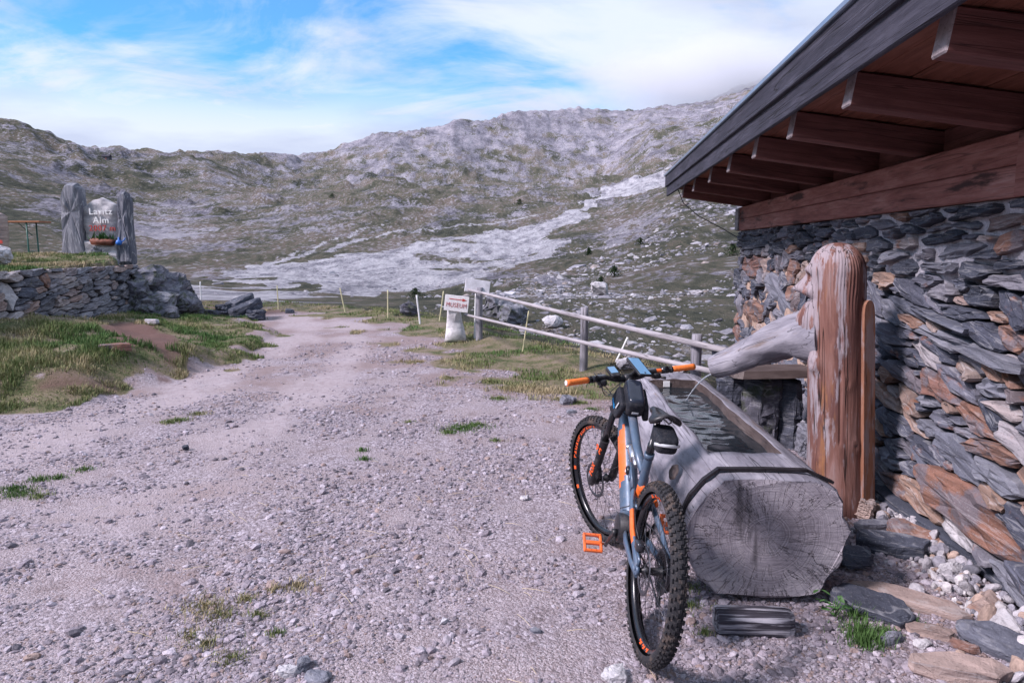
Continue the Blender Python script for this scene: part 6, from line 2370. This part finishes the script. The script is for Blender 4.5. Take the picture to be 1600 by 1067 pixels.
def crank(sgn, d):
    y = sgn * .082
    mb = MB().tube([(.45, y - sgn * .014, .345), (.45, y + sgn * .008, .345)], .019, 16)
    a = Vector((.45, y, .345))
    mb.tube([a - d * .05, a + d * .3, a + d * .8, a + d * 1.06], [(.009, .017), (.008, .015), (.008, .013), (.009, .013)], 12, up=(0, 1, 0))
    bp(mb, 'crank_arm', MATS['black_part'])
    e = a + d + Vector((0, sgn * .012, 0))
    mb = MB().tube([e, e + Vector((0, sgn * .098, 0))], .0065, 10)
    c = e + Vector((0, sgn * .056, 0))
    RX = Matrix.Rotation(R(-32), 3, 'Y')
    for (dx, dy, sx, sy) in ((-.046, 0, .014, .094), (.046, 0, .014, .094), (0, -.041, .096, .013), (0, .041, .096, .013), (0, 0, .020, .094)):
        mb.box(c + RX @ Vector((dx, dy, 0)), (sx, sy, .017), RX, 0, .003)
    for dx in (-.046, .046):
        for dy in (-.04, -.013, .013, .04):
            for up_ in (1, -1):
                q = c + RX @ Vector((dx, dy, up_ * .0085))
                mb.tube([q, q + RX @ Vector((0, 0, up_ * .004))], .0018, 6)
    bp(mb, 'pedal', MATS['orange_paint'])


crank(1, pd)
crank(-1, -pd)
mb = MB().lathe([(.030, -.0012), (.078, -.0012), (.078, .0012), (.030, .0012)], 48, closed=True)
bp(mb, 'chainring', MATS['dark_steel'], Matrix.Translation((.45, -.052, .345)))
ch_ = [(.45, .425), (.2, .455), (0, .435), (-.05, .40), (-.062, .36), (-.03, .31), (.035, .285), (.055, .25), (.035, .215), (.09, .225), (.25, .262), (.45, .268), (.50, .285), (.525, .345), (.50, .40)]
mb = MB().tube([(x, -.050, z) for x, z in ch_], [(.0045, .0035)] * len(ch_), 6, closed=True, up=(0, 1, 0))
bp(mb, 'chain', MATS['dark_steel'])
mb = MB().tube([(.0, -.085, .345), (.02, -.088, .30), (.045, -.075, .27)], [.014, .018, .012], 10)
mb.tube([(.04, -.052, .285), (.05, -.052, .215)], [(.004, .014)] * 2, 8, up=(0, 1, 0))
for z in (.285, .215):
    mb.tube([(.045, -.058, z), (.045, -.046, z)], .020, 14)
bp(mb, 'derailleur', MATS['black_part'])
vs_, fs = rbox((.055, .060, .452), (.06, .035, .045), .5)
cal = MB().add(vs_, fs, 0, True)
bp(cal, 'brake_caliper', MATS['dark_steel'])
mb = MB().tube([(.07, .062, .475), (.16, .060, .50), (.30, .045, .57), (.40, .04, .50), (.5, .055, .45)], .0025, 6)
bp(mb, 'brake_hose', MATS['black_part'])
# seat post and saddle
spd = (sttop - Vector((.44, 0, .40))).normalized()
mb = MB().tube([sttop, sttop + spd * .06, sttop + spd * .062, sttop + spd * .19], [.0185, .0185, .0145, .0145], 16)
bp(mb, 'seat_post', MATS['black_gloss'])
SAD = MB()
n1, n2 = 22, 15
rows = []
for i in range(n1):
    t = i / (n1 - 1)
    x = .105 + .27 * t
    hw = np.interp(t, [0, .05, .15, .3, .5, .7, .9, .97, 1], [.030, .058, .071, .066, .040, .025, .020, .017, .008])
    top = .997 + np.interp(t, [0, .1, .4, .7, 1], [.016, .014, .004, .006, -.004])
    rows.append([(x, hw * math.sin(R(-92 + 184 * k / (n2 - 1))), top - (hw * .55 + .006) * (1 - math.cos(R(-92 + 184 * k / (n2 - 1)))) * .85 - (.010 * math.exp(-((k - 7) / 1.6) ** 2) if .1 < t < .75 else 0)) for k in range(n2)])
nn = len(rows)
vs_ = [v for r_ in rows for v in r_]
fs = [(i * n2 + k, i * n2 + k + 1, (i + 1) * n2 + k + 1, (i + 1) * n2 + k) for i in range(nn - 1) for k in range(n2 - 1)]
bt = [(v[0], v[1] * .92, v[2] - .010) for v in vs_]
fs += [(nn * n2 + a, nn * n2 + d_, nn * n2 + c_, nn * n2 + b2) for (a, b2, c_, d_) in fs[:]]
rim_i = [i * n2 for i in range(nn)] + [(nn - 1) * n2 + k for k in range(1, n2)] + [i * n2 + n2 - 1 for i in reversed(range(nn - 1))] + [k for k in reversed(range(1, n2 - 1))]
for a, b2 in zip(rim_i, rim_i[1:] + rim_i[:1]):
    fs.append((a, b2, nn * n2 + b2, nn * n2 + a))
SAD.add(vs_ + bt, fs, 0, True)
so = bp(SAD, 'saddle', MATS['black_part'])
mb = MB()
for y in (-.022, .022):
    mb.tube([(.13, y * 1.2, .985), (.17, y, .962), (.29, y, .962), (.34, y * .6, .982)], .0035, 8)
mb.build('saddle_rail', MATS['silver'], so)

# ---- fork, steering parts (turned to the left)
fk = MB()
hubp = Vector((WB, 0, RW))
for sgn in (1, -1):
    y = sgn * .066
    top = hubp + AX * .56 + Vector((-.045, 0, -.02)); top.y = y
    low = Vector((hubp.x - .012, y, hubp.z + .01))
    mid = low.lerp(top, .56)
    fk.tube([mid - (top - low) * .02, top + AX * .02], .0175, 18)
cr = hubp + AX * .56 + Vector((-.045, 0, -.02))
fk.tube([cr + Vector((0, -.085, 0)), cr + Vector((0, -.06, .004)), cr + Vector((.0, 0, .016)), cr + Vector((0, .06, .004)), cr + Vector((0, .085, 0))], [(.022, .024), (.026, .030), (.026, .030), (.026, .030), (.022, .024)], 16, up=(0, 0, 1))
fk.tube([cr, cr + AX * .03], .027, 18)
fo_ = bp(fk, 'fork', MATS['black_gloss'], ST)
fl = MB()
for sgn in (1, -1):
    y = sgn * .066
    top = hubp + AX * .56 + Vector((-.045, 0, -.02)); top.y = y
    low = Vector((hubp.x - .012, y, hubp.z + .01))
    mid = low.lerp(top, .58)
    fl.tube([low + (low - top) * .06, low, low.lerp(top, .15), low.lerp(top, .55), mid], [.016, .025, .0235, .0245, .0235], 18)
    fl.tube([Vector((hubp.x, y - sgn * .018, hubp.z)), Vector((hubp.x, y + sgn * .014, hubp.z))], .016, 14)
    fl.tube([mid - (top - low) * .012, mid + (top - low) * .004], .0262, 18)
arch = low.lerp(top, .55)
am = [Vector((arch.x, .066, arch.z)), Vector((arch.x + .035, .05, arch.z + .045)), Vector((arch.x + .045, 0, arch.z + .055)), Vector((arch.x + .035, -.05, arch.z + .045)), Vector((arch.x, -.066, arch.z))]
fl.tube(am, [(.010, .018)] * 5, 10)
flo = bp(fl, 'fork_lower', MATS['black_part'], ST)
# orange numerals and mark on the left leg
ax_leg = (top - low).normalized()
for s, f_, sz in (('36', .47, .055), ('FOX', .17, .042)):
    p = low.lerp(top, f_); p.y = .066 + .0252
    o = link('fork_print', text_mesh(s, sz, .0006, .0012), MATS['orange_print'], flo)
    X = Vector((0, -.0, 0)) + ax_leg
    up_ = Vector((0, 1, 0))
    if s == '36':
        X = ax_leg.cross(up_) * -1
    Yv = up_.cross(X)
    M = Matrix((X, Yv, up_)).transposed().to_4x4(); M.translation = p
    o.matrix_local = M
vs_, fs = rbox(hubp + Vector((-.062, .058, .072)), (.05, .035, .075), .5)
bp(MB().add(vs_, fs, 0, True), 'brake_caliper', MATS['black_part'], ST)
bc = AP + AX * .195 + Vector((.045, 0, .0))
mb = MB().tube([HT1 + AX * .005, HT1 + AX * .055], .021, 18)
mb.tube([HT1 + AX * .036, bc], [(.022, .02), (.02, .021)], 16, up=(0, 1, 0))
mb.tube([bc + Vector((0, -.028, 0)), bc + Vector((0, .028, 0))], .023, 16)
bp(mb, 'stem', MATS['black_part'], ST)


def bar_pt(y):
    a = abs(y)
    return bc + Vector((-.045 * sstep(.08, .39, a), y, .022 * sstep(.05, .16, a) + .006 * sstep(.15, .39, a)))


ys = np.linspace(-.375, .375, 41)
mb = MB()
b0 = 0
mb.tube([bar_pt(y) for y in ys], [.0158 if abs(y) < .06 else .0158 - .0045 * float(sstep(.06, .16, abs(y))) for y in ys], 16)
for q in range(len(mb.f)):
    c = sum((Vector(mb.v[i]) for i in mb.f[q]), Vector()) / len(mb.f[q])
    if -.21 < c.y < -.165:
        mb.mi[q] = 1
hb_o = bp(mb, 'handlebar', [MATS['black_part'], MATS['orange_paint']], ST)
for sgn in (1, -1):
    yy_ = [sgn * v for v in np.linspace(.255, .388, 9)]
    mb = MB().tube([bar_pt(y) for y in yy_], [.0155, .0165, .0160, .0165, .0160, .0165, .0160, .0168, .0172], 18)
    g_ = mb.build('grip', MATS['orange_rubber'], hb_o)
    e = bar_pt(sgn * .388)
    MB().tube([e, e + Vector((0, sgn * .004, 0))], [.0145, .012], 16).build('end_plug', MATS['white_paint'] if sgn > 0 else MATS['black_part'], g_)
    MB().tube([bar_pt(sgn * .246), bar_pt(sgn * .258)], .0185, 16).build('lock_ring', MATS['black_part'], g_)
    mb = MB().tube([bar_pt(sgn * .195), bar_pt(sgn * .235)], .019, 14)
    c = bar_pt(sgn * .19)
    vs_, fs = rbox(c + Vector((.03, -sgn * .03, -.004)), (.035, .085, .028), .5)
    mb.add(vs_, fs, 0, True)
    mb.tube([c + Vector((.035, sgn * .01, -.008)), c + Vector((.055, sgn * .05, -.018)), c + Vector((.05, sgn * .10, -.024)), c + Vector((.042, sgn * .135, -.02))], [(.007, .008), (.006, .008), (.005, .008), (.005, .006)], 8)
    mb.build('brake_lever', MATS['black_gloss'], hb_o)
    mb = MB()
    vs_, fs = rbox(bar_pt(sgn * .165) + Vector((-.004, 0, -.024)), (.05, .042, .034), .5)
    mb.add(vs_, fs, 0, True)
    mb.tube([bar_pt(sgn * .17) + Vector((-.02, sgn * .01, -.03)), bar_pt(sgn * .17) + Vector((-.045, sgn * .03, -.035))], [(.008, .005)] * 2, 8)
    mb.build('shifter', MATS['black_part'], hb_o)
# display on the left of the stem
RD = Matrix.Rotation(R(-28), 3, 'Y')
vs_, fs = rbox(bc + Vector((.005, .088, .042)), (.085, .055, .020), .3, M=RD)
dsp = MB().add(vs_, fs, 0, True).build('display', MATS['black_part'], hb_o)
MB().box(bc + Vector((.005, .088, .042)) + RD @ Vector((.008, 0, .0098)), (.05, .042, .002), RD, 0, .0005).build('screen', MATS['phone_glass'], dsp)
MB().tube([bar_pt(.05), bar_pt(.05) + Vector((.0, .02, .03))], .012, 10).build('bracket', MATS['black_part'], dsp)
# cables in front of the bar
mb = MB()
for k, (y0, dy, dz, ex) in enumerate(((.165, .05, -.16, .11), (.15, .08, -.20, .09), (-.16, -.04, -.15, .12), (-.17, .03, -.19, .10), (.12, .07, -.13, .13))):
    a = bar_pt(y0) + Vector((.035, 0, -.01))
    e = AP + AX * .06 + Vector((.02, .026 * (1 if k % 2 else -1), 0))
    m1 = a + Vector((ex * .7, -.02 * np.sign(y0), .01)); m2 = Vector(((a.x + e.x) / 2 + ex, dy, a.z + dz * .55)); m3 = Vector((e.x + ex * .5, dy * .8, e.z + .02))
    P = [a, m1, m2, m3, e]
    pts = []
    for i in range(4):
        for q in range(7):
            t = q / 7
            p0, p1, p2, p3 = P[max(i - 1, 0)], P[i], P[i + 1], P[min(i + 2, 4)]
            pts.append(.5 * ((2 * p1) + (p2 - p0) * t + (2 * p0 - 5 * p1 + 4 * p2 - p3) * t * t + (3 * p1 - p0 - 3 * p2 + p3) * t ** 3))
    pts.append(e)
    mb.tube(pts, .0026, 6)
bp(mb, 'cable_set', MATS['black_part'], ST)

# ---- things carried on the bike
ph_c = bc + Vector((-.035, -.045, .062))
RP = Matrix.Rotation(R(22), 3, 'Z') @ Matrix.Rotation(R(-24), 3, 'Y')
phone = empty('phone', (0, 0, 0), 'phone in a black case mounted above the handlebar stem', 'phone')
phone.matrix_world = BM @ Matrix.Translation(ST.to_3x3() @ (ph_c - AP) + AP) @ RP.to_4x4()
vs_, fs = rbox((0, 0, 0), (.162, .084, .015), .22, 28, 10)
MB().add(vs_, fs, 0, True).build('case', MATS['black_part'], phone)
MB().box((0, 0, .0068), (.146, .068, .0025), None, 0, .001).build('screen', MATS['phone_glass'], phone)
MB().lathe([(.0001, 0), (.006, 0), (.006, .001), (.0001, .001)], 16, Matrix.Rotation(math.pi / 2, 4, 'X')).build('button', MATS['black_part'], phone).location = (-.064, 0, .0085)
MB().tube([(0, 0, -.006), (.01, 0, -.05)], .014, 10).build('mount', MATS['black_part'], phone)

TTd = (tt[0] - tt[1]).normalized()
RT = Matrix.Rotation(-math.atan2(TTd.z, TTd.x), 3, 'Y')
bag = empty('frame_bag', (0, 0, 0), 'black double pouch bag strapped on the top tube behind the stem', 'bag')
bag.matrix_world = BM
c0 = Vector((.775, 0, .945))
vs_, fs = rbox(c0, (.20, .095, .10), .38, 28, 16, RT)
MB().add(vs_, fs, 0, True).build('pouch', MATS['bag_cloth'], bag)
vs_, fs = rbox(c0 + RT @ Vector((0, 0, .018)), (.175, .086, .082), .35, 28, 16, RT)
MB().add(vs_, fs, 0, True).build('window', MATS['bag_gloss'], bag)
for sgn in (1, -1):
    RS = RT @ Matrix.Rotation(R(sgn * 12), 3, 'X')
    vs_, fs = rbox(c0 + RT @ Vector((.005, sgn * .066, -.045)), (.165, .036, .105), .40, 24, 14, RS)
    s_ = MB().add(vs_, fs, 0, True).build('side_pouch', MATS['bag_cloth'], bag)
    if sgn > 0:
        for k in range(5):
            MB().box(c0 + RT @ Vector((.045 - .016 * k, .0905, -.062)), (.011, .002, .015 if k % 2 else .011), RS, 0).build('print', MATS['blue_print'], s_)
        MB().box(c0 + RT @ Vector((-.05, .086, -.018)), (.010, .003, .040), RS, 0, .001).build('zip_tab', MATS['reflective'], s_)
MB().box(c0 + RT @ Vector((-.100, .0, -.012)), (.006, .034, .012), RT, 0, .001).build('buckle', MATS['reflective'], bag)
MB().tube([c0 + RT @ Vector((-.06, .05, -.05)), c0 + RT @ Vector((-.06, .0, -.09)), c0 + RT @ Vector((-.06, -.05, -.05))], [(.002, .010)] * 3, 8).build('strap', MATS['bag_cloth'], bag)

sb = empty('saddle_bag', (0, 0, 0), 'black saddle bag with a grey reflective stripe', 'bag')
sb.matrix_world = BM
RB = Matrix.Rotation(R(-18), 3, 'Y')
cb = Vector((.126, 0, .905))
vs_, fs = rbox(cb, (.145, .098, .08), .45, 28, 18, RB)
MB().add(vs_, fs, 0, True).build('body', MATS['bag_cloth'], sb)
mb = MB()
pts = [cb + RB @ Vector((-.079 + .030 * (abs(t) ** 2.2), .054 * t, .016 - .014 * t * t)) for t in np.linspace(-1, 1, 15)]
mb.tube(pts, [(.007, .0022)] * 15, 8, up=(0, 0, 1))
mb.build('stripe', MATS['reflective'], sb)
mb = MB().tube([cb + RB @ Vector((.06, 0, .02)), Vector((.24, .0, .93)), Vector((.27, .0, .91))], [(.003, .014)] * 3, 8)
mb.build('strap', MATS['bag_cloth'], sb)


# ================================================================== CLOUD ON THE PEAK
def build_cloud():
    m = bpy.data.materials.new('cloud')
    m.use_nodes = True
    nt = m.node_tree
    nt.nodes.clear()
    P = node(nt, 'ShaderNodeTexCoord').outputs['Object']
    ln = node(nt, 'ShaderNodeVectorMath', {0: P}, operation='LENGTH').outputs['Value']
    n = noise_n(nt, P, 2.2, 5.0, .6)
    fall = map_range(nt, math_n(nt, 'ADD', ln, math_n(nt, 'MULTIPLY', math_n(nt, 'SUBTRACT', n, .5), 0.9)), 0.95, 0.25, 0.0, 1.0)
    pv = node(nt, 'ShaderNodeVolumePrincipled', {'Color': (.955, .965, .99, 1), 'Density': math_n(nt, 'MULTIPLY', fall, .013), 'Anisotropy': .1})
    node(nt, 'ShaderNodeOutputMaterial', {'Volume': pv.outputs[0]})
    bm = bmesh.new()
    bmesh.ops.create_icosphere(bm, subdivisions=3, radius=1.12)
    me = bpy.data.meshes.new('cloud')
    bm.to_mesh(me); bm.free()
    o = link('cloud', me, m, None, at(1125, 128, 1440))
    o.scale = (330, 260, 98)
    tag(o, kind='stuff')


build_cloud()
